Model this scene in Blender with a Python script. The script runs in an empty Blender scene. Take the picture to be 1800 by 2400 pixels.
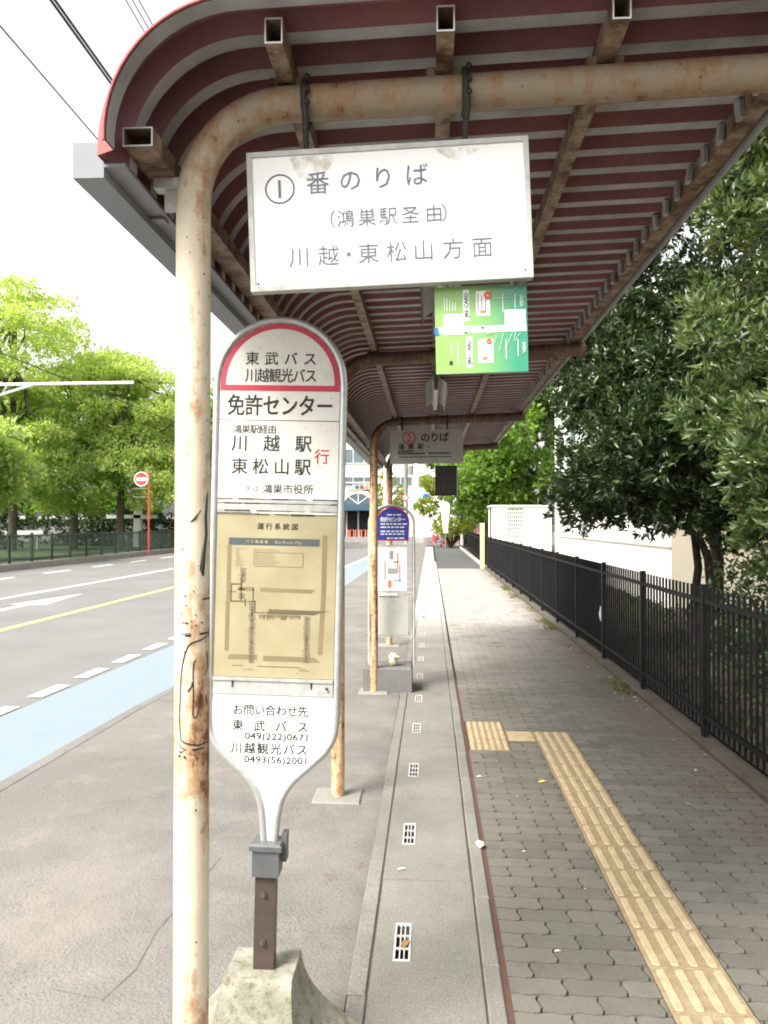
import bpy, math, random
import numpy as np
from mathutils import Vector, Matrix, Euler
R = math.radians
C = bpy.context.scene.collection
SC = bpy.context.scene

# ------------------------------------------------------------------ camera, sky, sun, exposure
cd = bpy.data.cameras.new('camera'); cam = bpy.data.objects.new('camera', cd); C.objects.link(cam)
cam.location = (0, 0, 1.79); cam.rotation_euler = (R(90.82), 0, R(3.27))
cd.sensor_fit = 'VERTICAL'; cd.sensor_height = 36; cd.lens = 36*1890/2400
cd.clip_start = .05; cd.clip_end = 3000
SC.camera = cam
SC.render.resolution_x, SC.render.resolution_y = 768, 1024
SUN_EL, SUN_AZ = 47, 225            # from the left and a little behind the camera (azimuth clockwise from +Y)
w = bpy.data.worlds.new('World'); SC.world = w; w.use_nodes = True
nt = w.node_tree; bg = nt.nodes['Background']
sky = nt.nodes.new('ShaderNodeTexSky'); sky.sky_type = 'NISHITA'; sky.sun_disc = False
sky.sun_elevation = R(SUN_EL); sky.sun_rotation = R(SUN_AZ)
sky.air_density = 1.4; sky.dust_density = 4.0; sky.ozone_density = 1.0
hsv = nt.nodes.new('ShaderNodeHueSaturation'); hsv.inputs['Saturation'].default_value = .07   # thin white overcast
nt.links.new(sky.outputs[0], hsv.inputs['Color']); nt.links.new(hsv.outputs[0], bg.inputs['Color'])
bg.inputs['Strength'].default_value = .08
sl = bpy.data.lights.new('sun', 'SUN'); sl.energy = 1.5; sl.angle = R(26); sl.color = (1, .95, .87)
so = bpy.data.objects.new('sun', sl); C.objects.link(so)
az, el = R(SUN_AZ), R(SUN_EL)
dsun = Vector((math.sin(az)*math.cos(el), math.cos(az)*math.cos(el), math.sin(el)))
so.rotation_euler = (-dsun).to_track_quat('-Z', 'Y').to_euler()
so.location = (-10, -8, 30)
vs = SC.view_settings; vs.view_transform = 'Standard'; vs.look = 'None'; vs.gamma = 1; vs.use_curve_mapping = False
vs.exposure = 2.18
try:
    SC.cycles.use_denoising = True; SC.cycles.denoiser = 'OPENIMAGEDENOISE'
    SC.cycles.max_bounces = 12; SC.cycles.diffuse_bounces = 8; SC.cycles.filter_width = 1.9; SC.cycles.transparent_max_bounces = 8; SC.cycles.sample_clamp_indirect = 6
except Exception: pass

# ------------------------------------------------------------------ node helpers
class NT:
    def __init__(s, name):
        s.m = bpy.data.materials.new(name); s.m.use_nodes = True; s.t = s.m.node_tree
        s.b = s.t.nodes['Principled BSDF']; s.out = s.t.nodes['Material Output']
        s.pos = s.t.nodes.new('ShaderNodeNewGeometry')
    def new(s, k): return s.t.nodes.new(k)
    def put(s, sock, v):
        if hasattr(v, 'is_output') or hasattr(v, 'links'): s.t.links.new(v, sock)
        elif isinstance(v, (tuple, list)) and len(v) == 3 and sock.type == 'RGBA': sock.default_value = (*v, 1)
        else: sock.default_value = v
    def P(s, sx=1, sy=1, sz=1):
        if sx == sy == sz == 1: return s.pos.outputs['Position']
        n = s.new('ShaderNodeVectorMath'); n.operation = 'MULTIPLY'; s.put(n.inputs[0], s.pos.outputs['Position']); n.inputs[1].default_value = (sx, sy, sz)
        return n.outputs[0]
    def z(s, i=2):
        n = s.new('ShaderNodeSeparateXYZ'); s.put(n.inputs[0], s.pos.outputs['Position']); return n.outputs[i]
    def noise(s, sc, det=4, ro=.6, vec=None, col=False):
        n = s.new('ShaderNodeTexNoise'); n.inputs['Scale'].default_value = sc; n.inputs['Detail'].default_value = det; n.inputs['Roughness'].default_value = ro
        s.put(n.inputs['Vector'], vec if vec is not None else s.P()); return n.outputs[1 if col else 0]
    def voro(s, sc, vec=None, out=0):
        n = s.new('ShaderNodeTexVoronoi'); n.inputs['Scale'].default_value = sc; s.put(n.inputs['Vector'], vec if vec is not None else s.P()); return n.outputs[out]
    def ramp(s, f, *st):
        n = s.new('ShaderNodeValToRGB'); e = n.color_ramp.elements
        while len(e) < len(st): e.new(.5)
        for q, (p, c) in zip(e, st): q.position = p; q.color = (c, c, c, 1) if not isinstance(c, tuple) else (*c, 1)
        s.put(n.inputs[0], f); return n.outputs[0]
    def mix(s, f, a, b, mode='MIX'):
        n = s.new('ShaderNodeMix'); n.data_type = 'RGBA'; n.blend_type = mode
        s.put(n.inputs[0], f); s.put(n.inputs[6], a); s.put(n.inputs[7], b); return n.outputs[2]
    def math(s, op, a, b=0.0):
        n = s.new('ShaderNodeMath'); n.operation = op; s.put(n.inputs[0], a); s.put(n.inputs[1], b); return n.outputs[0]
    def bump(s, h, strength=.3, dist=.01):
        n = s.new('ShaderNodeBump'); n.inputs['Strength'].default_value = strength; n.inputs['Distance'].default_value = dist
        s.put(n.inputs['Height'], h); s.put(s.b.inputs['Normal'], n.outputs[0])
    def island(s): return s.pos.outputs['Random Per Island']
    def objrand(s): return s.new('ShaderNodeObjectInfo').outputs['Random']
    def fin(s, col, rough=.7, metal=0, spec=.4):
        s.put(s.b.inputs['Base Color'], col); s.put(s.b.inputs['Roughness'], rough); s.b.inputs['Metallic'].default_value = metal
        s.b.inputs['Specular IOR Level'].default_value = spec; return s.m

def plain(name, c, rough=.6, var=.15, sc=6, metal=0, spec=.4, bump=0, bs=40):
    n = NT(name); f = n.noise(sc, 5)
    col = n.mix(n.ramp(f, (.3, 0.), (.7, 1.)), tuple(x*(1-var) for x in c), tuple(min(1, x*(1+var)) for x in c))
    if bump: n.bump(n.noise(bs, 4), bump, .004)
    return n.fin(col, rough, metal, spec)

def grained(name, c1, c2, big=.8, speck=None, sp_s=90, gs=220, rough=.9, bump=.35, stain=None, stain_s=1.3):
    n = NT(name)
    col = n.mix(n.ramp(n.noise(big, 5, .65), (.32, 0.), (.68, 1.)), c1, c2)
    gcol = n.noise(gs, 2, .5)
    col = n.mix(n.ramp(gcol, (.3, .55), (.5, 0.), (.72, 0.)), col, tuple(x*.45 for x in c1))
    col = n.mix(n.ramp(gcol, (.55, 0.), (.75, .5)), col, tuple(min(1, x*1.7) for x in c2))
    if speck:
        v = n.voro(sp_s); m = n.ramp(v, (.10, 1.), (.2, 0.))
        m2 = n.ramp(n.noise(3.1, 3), (.48, 0.), (.62, 1.))
        col = n.mix(n.mix(1., m, m2, 'MULTIPLY'), col, speck)
    if stain: col = n.mix(n.ramp(n.noise(stain_s, 6, .7), (.5, 0.), (.75, .75)), col, stain)
    n.bump(n.mix(.5, gcol, n.voro(sp_s)), bump, .004)
    return n.fin(col, rough, 0, .3)

M = {}
M['dirty_kerb'] = grained('dirty_kerb', (.058, .048, .036), (.105, .092, .072), 3, speck=(.04, .035, .03), sp_s=60, stain=(.07, .06, .035), stain_s=5)
M['soil'] = grained('soil', (.035, .028, .02), (.065, .052, .036), 1.5, rough=1)
M['asphalt'] = grained('asphalt', (.15, .148, .145), (.195, .19, .183), .5, speck=(.06, .055, .05), sp_s=70, gs=160)
n = NT('bay_asphalt')
col = n.mix(n.ramp(n.noise(.9, 6, .7), (.34, 0.), (.66, 1.)), (.135, .127, .116), (.225, .208, .188))
col = n.mix(n.ramp(n.noise(.45, 5, .7), (.52, 0.), (.70, .6)), col, (.105, .098, .09)); col = n.mix(n.ramp(n.noise(2.3, 6, .75), (.54, 0.), (.72, .7)), col, (.265, .235, .20))
g = n.noise(130, 3, .7); col = n.mix(n.ramp(g, (.32, .75), (.47, 0.)), col, (.05, .046, .04)); col = n.mix(n.ramp(g, (.56, 0.), (.72, .65)), col, (.36, .335, .30))
ed = n.math('ADD', n.z(0), n.math('MULTIPLY', n.noise(2.4, 6, .75), .55)); col = n.mix(n.ramp(n.math('ADD', ed, .5), (.36, 0.), (.52, .65)), col, (.115, .095, .075))
col = n.mix(n.ramp(n.noise(1.35, 5, .7, n.P(1, .35, 1)), (.55, 0.), (.68, .55)), col, (.25, .215, .175))
m_ = n.ramp(n.noise(2.7, 4), (.46, 0.), (.6, 1.)); col = n.mix(n.mix(1., n.ramp(n.voro(42), (.10, 1.), (.2, 0.)), m_, 'MULTIPLY'), col, (.035, .032, .03))
col = n.mix(n.ramp(n.voro(85), (.10, .55), (.2, 0.)), col, (.06, .055, .05))
n.bump(n.mix(.5, g, n.voro(60)), .9, .005); M['bay'] = n.fin(col, .9, 0, .3)
M['strip'] = grained('strip_concrete', (.15, .138, .128), (.215, .198, .185), 1.4, speck=(.05, .045, .04), sp_s=60)
M['dark_asphalt'] = grained('dark_asphalt', (.075, .075, .075), (.10, .10, .098), .4)
M['concrete'] = grained('concrete', (.22, .21, .185), (.29, .275, .245), 1.7, speck=(.09, .085, .08), sp_s=80, gs=170, stain=(.19, .18, .155))
n = NT('cover_concrete')
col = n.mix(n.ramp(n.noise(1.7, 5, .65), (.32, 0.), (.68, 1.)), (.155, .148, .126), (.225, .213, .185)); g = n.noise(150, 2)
col = n.mix(n.ramp(n.math('DIVIDE', n.math('ADD', n.z(1), n.math('MULTIPLY', n.noise(.8, 4), 3)), 40), (.33, 0.), (.46, 1.)), col, (.40, .39, .36))  # covers pale with distance: far sunlit brightness put into the colour
col = n.mix(n.ramp(g, (.3, .6), (.5, 0.)), col, (.07, .068, .06)); col = n.mix(n.ramp(g, (.56, 0.), (.76, .55)), col, (.42, .40, .37)); col = n.mix(n.ramp(n.voro(45), (.08, .8), (.16, 0.)), col, (.07, .065, .06))
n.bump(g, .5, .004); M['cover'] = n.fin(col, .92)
M['concrete_light'] = grained('pale_concrete', (.33, .315, .285), (.42, .40, .365), 2.2, gs=120)
n = NT('moss_concrete')
col = n.mix(n.ramp(n.noise(9, 6, .7), (.35, 0.), (.65, 1.)), (.21, .20, .15), (.335, .318, .255))
col = n.mix(n.ramp(n.noise(22, 6, .75), (.50, 0.), (.64, .85)), col, (.12, .115, .06))
col = n.mix(n.ramp(n.voro(70), (.08, .8), (.2, 0.)), col, (.10, .09, .06))
n.bump(n.noise(90, 5), .6, .006); M['moss_concrete'] = n.fin(col, .95)
n = NT('paver')
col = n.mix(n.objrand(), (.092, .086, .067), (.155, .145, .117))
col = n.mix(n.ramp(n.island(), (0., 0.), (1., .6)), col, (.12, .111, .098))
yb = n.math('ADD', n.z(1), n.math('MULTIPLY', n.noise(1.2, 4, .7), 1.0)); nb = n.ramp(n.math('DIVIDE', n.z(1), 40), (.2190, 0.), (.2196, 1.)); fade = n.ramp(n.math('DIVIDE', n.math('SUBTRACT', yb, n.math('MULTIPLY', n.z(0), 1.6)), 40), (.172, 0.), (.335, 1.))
col = n.mix(n.mix(1., nb, fade, 'MULTIPLY'), col, (.40, .365, .33))                          # paler pavers from here; far sunlight put into the colour along a diagonal fade
col = n.mix(n.ramp(n.noise(1.1, 5, .65), (.4, 0.), (.7, .55)), col, (.185, .168, .138))
col = n.mix(n.ramp(n.noise(2.6, 6, .75), (.52, 0.), (.68, .6)), col, (.075, .068, .052))
dm = n.math('ADD', n.z(0), n.math('MULTIPLY', n.noise(2.2, 5, .7), .9)); col = n.mix(n.ramp(n.math('DIVIDE', dm, 4.0), (.53, 0.), (.66, .75)), col, (.125, .095, .065))
g = n.noise(210, 2); col = n.mix(n.ramp(g, (.3, .5), (.52, 0.)), col, (.07, .068, .06)); col = n.mix(n.ramp(g, (.58, 0.), (.78, .45)), col, (.38, .36, .33))
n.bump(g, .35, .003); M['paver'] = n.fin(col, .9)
M['shaded_block'] = grained('shaded_block', (.13, .128, .118), (.175, .17, .158), 2, gs=90)  # second marker's base; its shade is put into this darker grey
M['faint_crack'] = plain('faint_crack', (.125, .116, .102), .95, .4, 14)
M['moss_fill'] = grained('moss_fill', (.075, .066, .05), (.13, .11, .085), 4, rough=1)
n = NT('joint_sand'); col = n.mix(n.noise(30, 4), (.035, .03, .025), (.075, .06, .045)); M['joint'] = n.fin(col, 1)
n = NT('moss_joint'); col = n.mix(n.ramp(n.noise(18, 5), (.35, 0.), (.65, 1.)), (.125, .042, .03), (.085, .068, .05)); n.bump(n.noise(120, 3), .8, .005); M['red_moss'] = n.fin(col, 1)
def tact(name, a, b):
    n = NT(name); col = n.mix(n.ramp(n.noise(14, 6, .7), (.35, 0.), (.65, 1.)), a, b)
    col = n.mix(n.ramp(n.noise(60, 4, .7), (.55, 0.), (.72, .7)), col, tuple(x*.5 for x in a)); n.bump(n.noise(160, 3), .3, .003)
    return n.fin(col, .85)
M['tact_base'] = tact('tactile_base', (.23, .17, .095), (.32, .245, .145)); M['tact_bar'] = tact('tactile_bar', (.36, .275, .16), (.47, .37, .225))
def paint(name, c, wear, under, rough=.7):
    n = NT(name); f = n.noise(5, 7, .75); col = n.mix(n.ramp(f, (.5-wear, 0.), (.72-wear*.4, .8)), c, under)
    n.bump(n.noise(150, 2), .25, .003); return n.fin(col, rough)
M['white_line'] = paint('white_line', (.78, .77, .74), .05, (.45, .44, .42)); M['yellow_line'] = paint('yellow_line', (.72, .52, .16), .05, (.5, .42, .26))
M['blue_lane'] = paint('blue_lane', (.185, .245, .285), .16, (.225, .25, .265))
# rusty pipe paint
def rusty(name, cream, amt, zr=None, dark=(.05, .022, .012), r1=(.40, .22, .10), r2=(.19, .075, .032), beam_shade=0.):
    n = NT(name)
    st = n.noise(1, 6, .65, n.P(13, 13, 1.6)); fi = n.noise(24, 5, .7)
    m = n.math('ADD', n.math('MULTIPLY', st, .62), n.math('MULTIPLY', fi, .38))
    if zr: m = n.math('ADD', m, n.ramp(n.math('DIVIDE', n.z(), 3.0), *zr))
    hi = .68-amt
    base = n.mix(n.ramp(n.noise(5, 4), (.35, 0.), (.7, 1.)), cream, tuple(x*.8 for x in cream))
    gz_ = n.math('ADD', n.math('DIVIDE', n.z(), 3.0), n.math('MULTIPLY', n.noise(7, 5, .7), .10)); base = n.mix(n.ramp(gz_, (.90, 0.), (1.0, .75)), base, (.34, .265, .18))      # beams darken with height: shade under the roof put into the paint
    col = n.mix(n.ramp(m, (hi-.09, 0.), (hi-.02, .8)), base, r1)
    col = n.mix(n.ramp(m, (hi, 0.), (hi+.045, .95)), col, r2)
    col = n.mix(n.ramp(m, (hi+.07, 0.), (hi+.10, .9)), col, dark)
    v = n.ramp(n.voro(26), (.05, 1.), (.09, 0.)); col = n.mix(v, col, dark)
    if beam_shade: col = n.mix(n.ramp(gz_, (.90, 0.), (1.0, beam_shade)), col, (.115, .08, .055))      # deeper brown overhead: roof shade mixed into the pipe colour
    n.bump(m, .25, .006); return n.fin(col, .55, 0, .35)
M['pipe_a'] = rusty('rusty_cream_pipe', (.70, .60, .44), .02, ((.0, .13), (.19, .10), (.25, .0), (.40, .15), (.60, .06), (.85, .05), (1., .10)), beam_shade=.3)
M['pipe_b'] = rusty('rusted_pipe', (.60, .47, .31), .11, ((.0, .05), (.3, .06), (.6, .02), (.88, .12)), beam_shade=.75)
M['purlin'] = rusty('rusty_purlin', (.225, .165, .12), .16, r1=(.175, .10, .06), r2=(.095, .048, .03))
M['roof_red'] = plain('dark_red_sheet', (.235, .100, .102), .6, .25, 3)
M['roof_grey'] = plain('grey_sheet', (.33, .325, .32), .6, .3, 5)  # grey of the lower flanges, fascia and rib clips
M['roof_top'] = plain('red_roof_top', (.34, .075, .07), .55, .1, 3)
M['gutter'] = plain('grey_gutter', (.20, .21, .225), .5, .12, 3)
M['alu'] = plain('aluminium', (.50, .51, .49), .38, .12, 30, metal=.6)
M['alu_dull'] = plain('dull_aluminium', (.42, .42, .39), .55, .2, 25, metal=.25, bump=.1)
n = NT('white_board'); col = n.mix(n.ramp(n.noise(4.5, 6, .7), (.62, 0.), (.85, .5)), (.84, .83, .79), (.55, .47, .30)); M['board'] = n.fin(col, .35)
n = NT('aged_board'); col = n.mix(n.ramp(n.noise(9, 6, .7), (.45, 0.), (.8, .7)), (.76, .745, .67), (.58, .55, .45))
col = n.mix(n.ramp(n.voro(38), (.05, .85), (.1, 0.)), col, (.10, .09, .06)); M['aged'] = n.fin(col, .4)
n = NT('yellowed_sheet'); col = n.mix(n.ramp(n.noise(6, 5, .6), (.3, 0.), (.7, 1.)), (.385, .34, .21), (.30, .255, .145)); M['yellowed'] = n.fin(col, .3)
M['white_panel'] = plain('white_panel', (.83, .83, .81), .35, .03)
M['red_print'] = plain('red_print', (.55, .045, .085), .4, .1)
M['ink'] = plain('ink', (.022, .022, .02), .5, .1)
M['ink_grey'] = plain('faded_ink', (.12, .14, .175), .5, .1)
M['ink_brown'] = plain('brown_ink', (.12, .095, .055), .5, .1)
M['ink_tan'] = plain('tan_ink', (.215, .165, .09), .5, .1)
M['ink_dark'] = plain('dark_ink', (.07, .085, .085), .5, .1)
M['pale_print'] = plain('pale_print', (.62, .64, .60), .5, .1)
M['faint'] = plain('faint_ink', (.36, .36, .35), .5, .1)
M['seal'] = plain('black_sealant', (.03, .03, .025), .7, .3, 60)
M['brown_post'] = plain('brown_post', (.062, .045, .036), .4, .25, 12, bump=.15)
M['holder'] = plain('grey_holder', (.10, .105, .105), .4, .15, 15)
M['bolt'] = plain('bolt', (.16, .15, .14), .4, .2, 90, metal=.7)
M['black_fence'] = plain('black_fence', (.006, .006, .0065), .6, .4, 12, spec=.22)
M['green_fence'] = plain('dark_green_fence', (.02, .035, .025), .5, .2, 5)
M['bark'] = plain('bark', (.045, .033, .022), .95, .5, 18, bump=1., bs=50)
M['bark_grey'] = plain('grey_bark', (.085, .07, .052), .95, .35, 9, bump=.8, bs=20)
M['wall_white'] = plain('white_wall', (.78, .76, .71), .8, .04, 1.2)
M['wall_beige'] = plain('beige_wall', (.40, .355, .27), .8, .06, 1.2)
M['glass'] = plain('window_glass', (.10, .13, .15), .12, .2, .6, spec=.8)
M['frame_grey'] = plain('window_frame', (.45, .45, .44), .5)
M['white_paint'] = plain('white_paint', (.78, .78, .75), .5, .06)
M['grate_paint'] = plain('worn_white_frame', (.46, .455, .43), .7, .3, 40)
M['navy'] = plain('navy_awning', (.035, .075, .115), .6)
M['dark'] = plain('dark_void', (.012, .012, .012), .9)
M['orange'] = plain('orange_barrier', (.75, .22, .12), .6)
M['yellow_post'] = plain('yellow_post', (.74, .70, .30), .5, .1)
M['red_paint'] = plain('red_paint', (.62, .05, .05), .45)
M['blue_sign'] = plain('blue_sign', (.03, .035, .24), .35, .1); M['bright_blue'] = plain('bright_blue', (.02, .16, .55), .4)
M['pole_grey'] = plain('pole_concrete', (.21, .205, .19), .85, .1, 2)
M['wire'] = plain('cable', (.03, .03, .03), .6)
M['grass'] = plain('lawn', (.05, .085, .02), 1, .4, .7)
n = NT('green_ad'); s_ = n.new('ShaderNodeTexCoord').outputs['Generated']; x_ = n.new('ShaderNodeSeparateXYZ'); n.put(x_.inputs[0], s_)
col = n.mix(n.ramp(n.math('ADD', x_.outputs[0], n.math('MULTIPLY', n.noise(9, 3), .2)), (.45, 0.), (1.0, 1.)), (.24, .44, .11), (.025, .25, .145)); M['ad_green'] = n.fin(col, .25, 0, .6)
M['reflector'] = plain('lamp_reflector', (.48, .48, .45), .45, .1); M['tube'] = plain('lamp_tube', (.62, .62, .56), .25)
M['paper'] = plain('paper', (.78, .77, .72), .8, .05, 40)
M['yellow_leaf'] = plain('yellow_leaf', (.62, .52, .06), .6, .2, 60); M['brown_leaf'] = plain('dry_leaf', (.26, .17, .08), .8, .35, 60); M['pale_leaf'] = plain('pale_leaf', (.62, .56, .42), .7, .2, 60)
M['pink'] = plain('azalea_bloom', (.62, .16, .20), .7, .3, 3)
def leafmat(name, a, b, c, rough=.4, trans=.35, tcol=None):
    n = NT(name); col = n.ramp(n.island(), (0., a), (.55, b), (1., c))
    n.fin(col, rough, 0, .5)
    tr = n.new('ShaderNodeBsdfTranslucent'); n.put(tr.inputs[0], n.mix(1., col, tcol or (1.5, 1.7, .6), 'MULTIPLY'))
    mx = n.new('ShaderNodeMixShader'); mx.inputs[0].default_value = trans
    n.t.links.new(n.b.outputs[0], mx.inputs[1]); n.t.links.new(tr.outputs[0], mx.inputs[2]); n.t.links.new(mx.outputs[0], n.out.inputs[0]); return n.m
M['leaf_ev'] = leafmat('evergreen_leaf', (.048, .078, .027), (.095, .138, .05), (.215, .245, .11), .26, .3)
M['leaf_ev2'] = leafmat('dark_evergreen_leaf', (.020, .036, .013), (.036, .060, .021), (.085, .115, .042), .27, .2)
M['leaf_zel'] = leafmat('zelkova_leaf', (.10, .19, .03), (.16, .26, .045), (.24, .32, .07), .5, .5)
M['leaf_left'] = leafmat('park_leaf', (.25, .33, .13), (.34, .41, .17), (.44, .48, .23), .5, .6)
M['leaf_left2'] = leafmat('park_leaf_bright', (.32, .38, .14), (.41, .46, .19), (.52, .54, .26), .5, .6)
M['leaf_shrub'] = leafmat('shrub_leaf', (.17, .22, .03), (.26, .30, .045), (.36, .36, .08), .6, .45)
M['leaf_weed'] = leafmat('weed_leaf', (.075, .09, .03), (.13, .14, .05), (.22, .20, .08), .6, .35)

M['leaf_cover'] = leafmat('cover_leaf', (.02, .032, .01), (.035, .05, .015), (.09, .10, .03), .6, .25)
# ------------------------------------------------------------------ geometry builder
class MB:
    def __init__(s): s.v = []; s.f = []; s.mi = []
    def poly(s, pts, mi=0):
        k = len(s.v); s.v += [tuple(p) for p in pts]; s.f.append(tuple(range(k, k+len(pts)))); s.mi.append(mi)
    def box(s, x0, x1, y0, y1, z0, z1, mi=0, mat=None):
        k = len(s.v); P = [(x0, y0, z0), (x1, y0, z0), (x1, y1, z0), (x0, y1, z0), (x0, y0, z1), (x1, y0, z1), (x1, y1, z1), (x0, y1, z1)]
        if mat is not None: P = [tuple(mat @ Vector(p)) for p in P]
        s.v += P
        for q in ((0, 3, 2, 1), (4, 5, 6, 7), (0, 1, 5, 4), (1, 2, 6, 5), (2, 3, 7, 6), (3, 0, 4, 7)): s.f.append(tuple(k+i for i in q)); s.mi.append(mi)
        return s
    def bbox(s, x0, x1, y0, y1, z0, z1, b=.004, mi=0):      # box with chamfered top edge
        k = len(s.v); s.v += [(x0, y0, z0), (x1, y0, z0), (x1, y1, z0), (x0, y1, z0), (x0, y0, z1-b), (x1, y0, z1-b), (x1, y1, z1-b), (x0, y1, z1-b),
                              (x0+b, y0+b, z1), (x1-b, y0+b, z1), (x1-b, y1-b, z1), (x0+b, y1-b, z1)]
        for q in ((0, 3, 2, 1), (8, 9, 10, 11)): s.f.append(tuple(k+i for i in q)); s.mi.append(mi)
        for a in (0, 4):
            for i in range(4): j = (i+1) % 4; s.f.append((k+a+i, k+a+j, k+a+4+j, k+a+4+i)); s.mi.append(mi)
        return s
    def tube(s, path, r, n=10, mi=0, cap=True, closed=False):
        P = [Vector(p) for p in path]; L = len(P); rs = r if isinstance(r, (list, tuple)) else [r]*L
        t0 = (P[1]-P[0]).normalized(); up = Vector((0, 0, 1)) if abs(t0.z) < .9 else Vector((0, 1, 0))
        nx = t0.cross(up).normalized(); k = len(s.v)
        for i in range(L):
            if closed: t = (P[(i+1) % L]-P[i-1]).normalized()
            else: t = (P[min(i+1, L-1)]-P[max(i-1, 0)]).normalized()
            nx = (nx - t*nx.dot(t)).normalized(); ny = t.cross(nx)
            for j in range(n):
                a = 2*math.pi*j/n; s.v.append(tuple(P[i]+(nx*math.cos(a)+ny*math.sin(a))*rs[i]))
        for i in range(L if closed else L-1):
            i2 = (i+1) % L
            for j in range(n):
                j2 = (j+1) % n; s.f.append((k+i*n+j, k+i*n+j2, k+i2*n+j2, k+i2*n+j)); s.mi.append(mi)
        if cap and not closed:
            s.f.append(tuple(k+j for j in reversed(range(n)))); s.mi.append(mi)
            s.f.append(tuple(k+(L-1)*n+j for j in range(n))); s.mi.append(mi)
        return s
    def prism(s, pts, y0, y1, mi=0, axis='y'):                 # closed outline in XZ extruded along Y (or in XY along Z)
        k = len(s.v); n = len(pts)
        f = (lambda p, d: (p[0], d, p[1])) if axis == 'y' else (lambda p, d: (p[0], p[1], d))
        s.v += [f(p, y0) for p in pts]+[f(p, y1) for p in pts]
        s.f.append(tuple(range(k, k+n))); s.mi.append(mi); s.f.append(tuple(reversed(range(k+n, k+2*n)))); s.mi.append(mi)
        for i in range(n): j = (i+1) % n; s.f.append((k+j, k+i, k+n+i, k+n+j)); s.mi.append(mi)
        return s
    def sphere(s, c, r, mi=0, n=10, m=6):
        k = len(s.v)
        for i in range(m+1):
            th = math.pi*i/m
            for j in range(n): a = 2*math.pi*j/n; s.v.append((c[0]+r*math.sin(th)*math.cos(a), c[1]+r*math.sin(th)*math.sin(a), c[2]+r*math.cos(th)))
        for i in range(m):
            for j in range(n): j2 = (j+1) % n; s.f.append((k+i*n+j, k+(i+1)*n+j, k+(i+1)*n+j2, k+i*n+j2)); s.mi.append(mi)
        return s

ORG = {}
def setp(o, label=None, cat=None, group=None, kind=None):
    if label: o['label'] = label
    if cat: o['category'] = cat
    if group: o['group'] = group
    if kind: o['kind'] = kind
    return o
def root(name, label, cat, loc=(0, 0, 0), rot=(0, 0, 0), group=None):
    o = bpy.data.objects.new(name, None); C.objects.link(o); o.location = loc; o.rotation_euler = rot; o.empty_display_size = .1
    ORG[o.name] = Vector(loc); return setp(o, label, cat, group)
def obj(name, mb, mats, parent=None, label=None, local=False, smooth=False, kind=None, cat=None, group=None, origin=None):
    me = bpy.data.meshes.new(name)
    off = Vector((0, 0, 0))
    if parent is not None and not local: off = ORG[parent.name]
    elif origin is not None: off = Vector(origin)
    me.from_pydata([(p[0]-off.x, p[1]-off.y, p[2]-off.z) for p in mb.v], [], mb.f)
    for m in (mats if isinstance(mats, (list, tuple)) else [mats]): me.materials.append(M[m] if isinstance(m, str) else m)
    if len(me.materials) > 1: me.polygons.foreach_set('material_index', mb.mi)
    if smooth:
        me.polygons.foreach_set('use_smooth', [True]*len(me.polygons))
        if smooth != 'all':
            try: me.set_sharp_from_angle(angle=R(38))
            except Exception: pass
    me.update()
    o = bpy.data.objects.new(name, me); C.objects.link(o)
    if parent is not None: o.parent = parent; ORG[o.name] = off if not local else Vector((0, 0, 0))
    else: o.location = off; ORG[o.name] = off
    return setp(o, label, cat, group, kind)
def copy_tree(o, parent=None):
    c = o.copy(); C.objects.link(c)
    if parent is not None: c.parent = parent
    for ch in list(o.children): copy_tree(ch, c)
    return c
def sheet(name, x0, x1, y0, y1, z, mat, kind='structure', parent=None):
    mb = MB(); mb.poly([(x0, y0, z), (x1, y0, z), (x1, y1, z), (x0, y1, z)]); return obj(name, mb, mat, parent, kind=kind)

# lettering: flat glyph meshes lying in the XZ plane, read from -Y
GL = {}
def glyph(ch, bold=0.0):
    key = (ch, bold)
    if key not in GL:
        c = bpy.data.curves.new('glyph', 'FONT'); c.body = ch; c.size = 1; c.resolution_u = 2; c.offset = bold
        o = bpy.data.objects.new('glyph', c); me = bpy.data.meshes.new_from_object(o)
        vv = [(v.co.x, v.co.y) for v in me.vertices]; ff = [tuple(p.vertices) for p in me.polygons]
        bpy.data.objects.remove(o); bpy.data.meshes.remove(me); bpy.data.curves.remove(c)
        GL[key] = (vv, ff)
    return GL[key]
def put_glyph(mb, ch, cx, cz, sx, sz, y, bold=0, mi=0, center=None):
    vv, ff = glyph(ch)
    if not vv: return
    if center is None: center = {'（': (.80, .38), '）': (.20, .38)}.get(ch, (.5, .38))
    b = bold
    for q, (ox, oz) in enumerate(((-b, -b), (b, -b), (-b, b), (b, b)) if b > 0 else ((0, 0),)):      # heavier strokes: shifted copies, each a hair further out
        k = len(mb.v); mb.v += [(cx+(x-center[0]+ox)*sx, y-q*4e-5, cz+(z-center[1]+oz)*sz) for x, z in vv]
        for f in ff: mb.f.append(tuple(k+i for i in f)); mb.mi.append(mi)
def line(mb, s, x0, x1, zc, h, y, bold=0, mi=0, sx=None):      # full-width characters spread evenly from x0 to x1
    n = len(s); em = h/.9; wx = em if sx is None else sx
    c0, c1 = x0+wx*.46, x1-wx*.46
    for i, ch in enumerate(s):
        if ch == ' ': continue
        put_glyph(mb, ch, c0+(c1-c0)*(i/(n-1) if n > 1 else .5), zc, wx, em, y, bold, mi)
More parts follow.
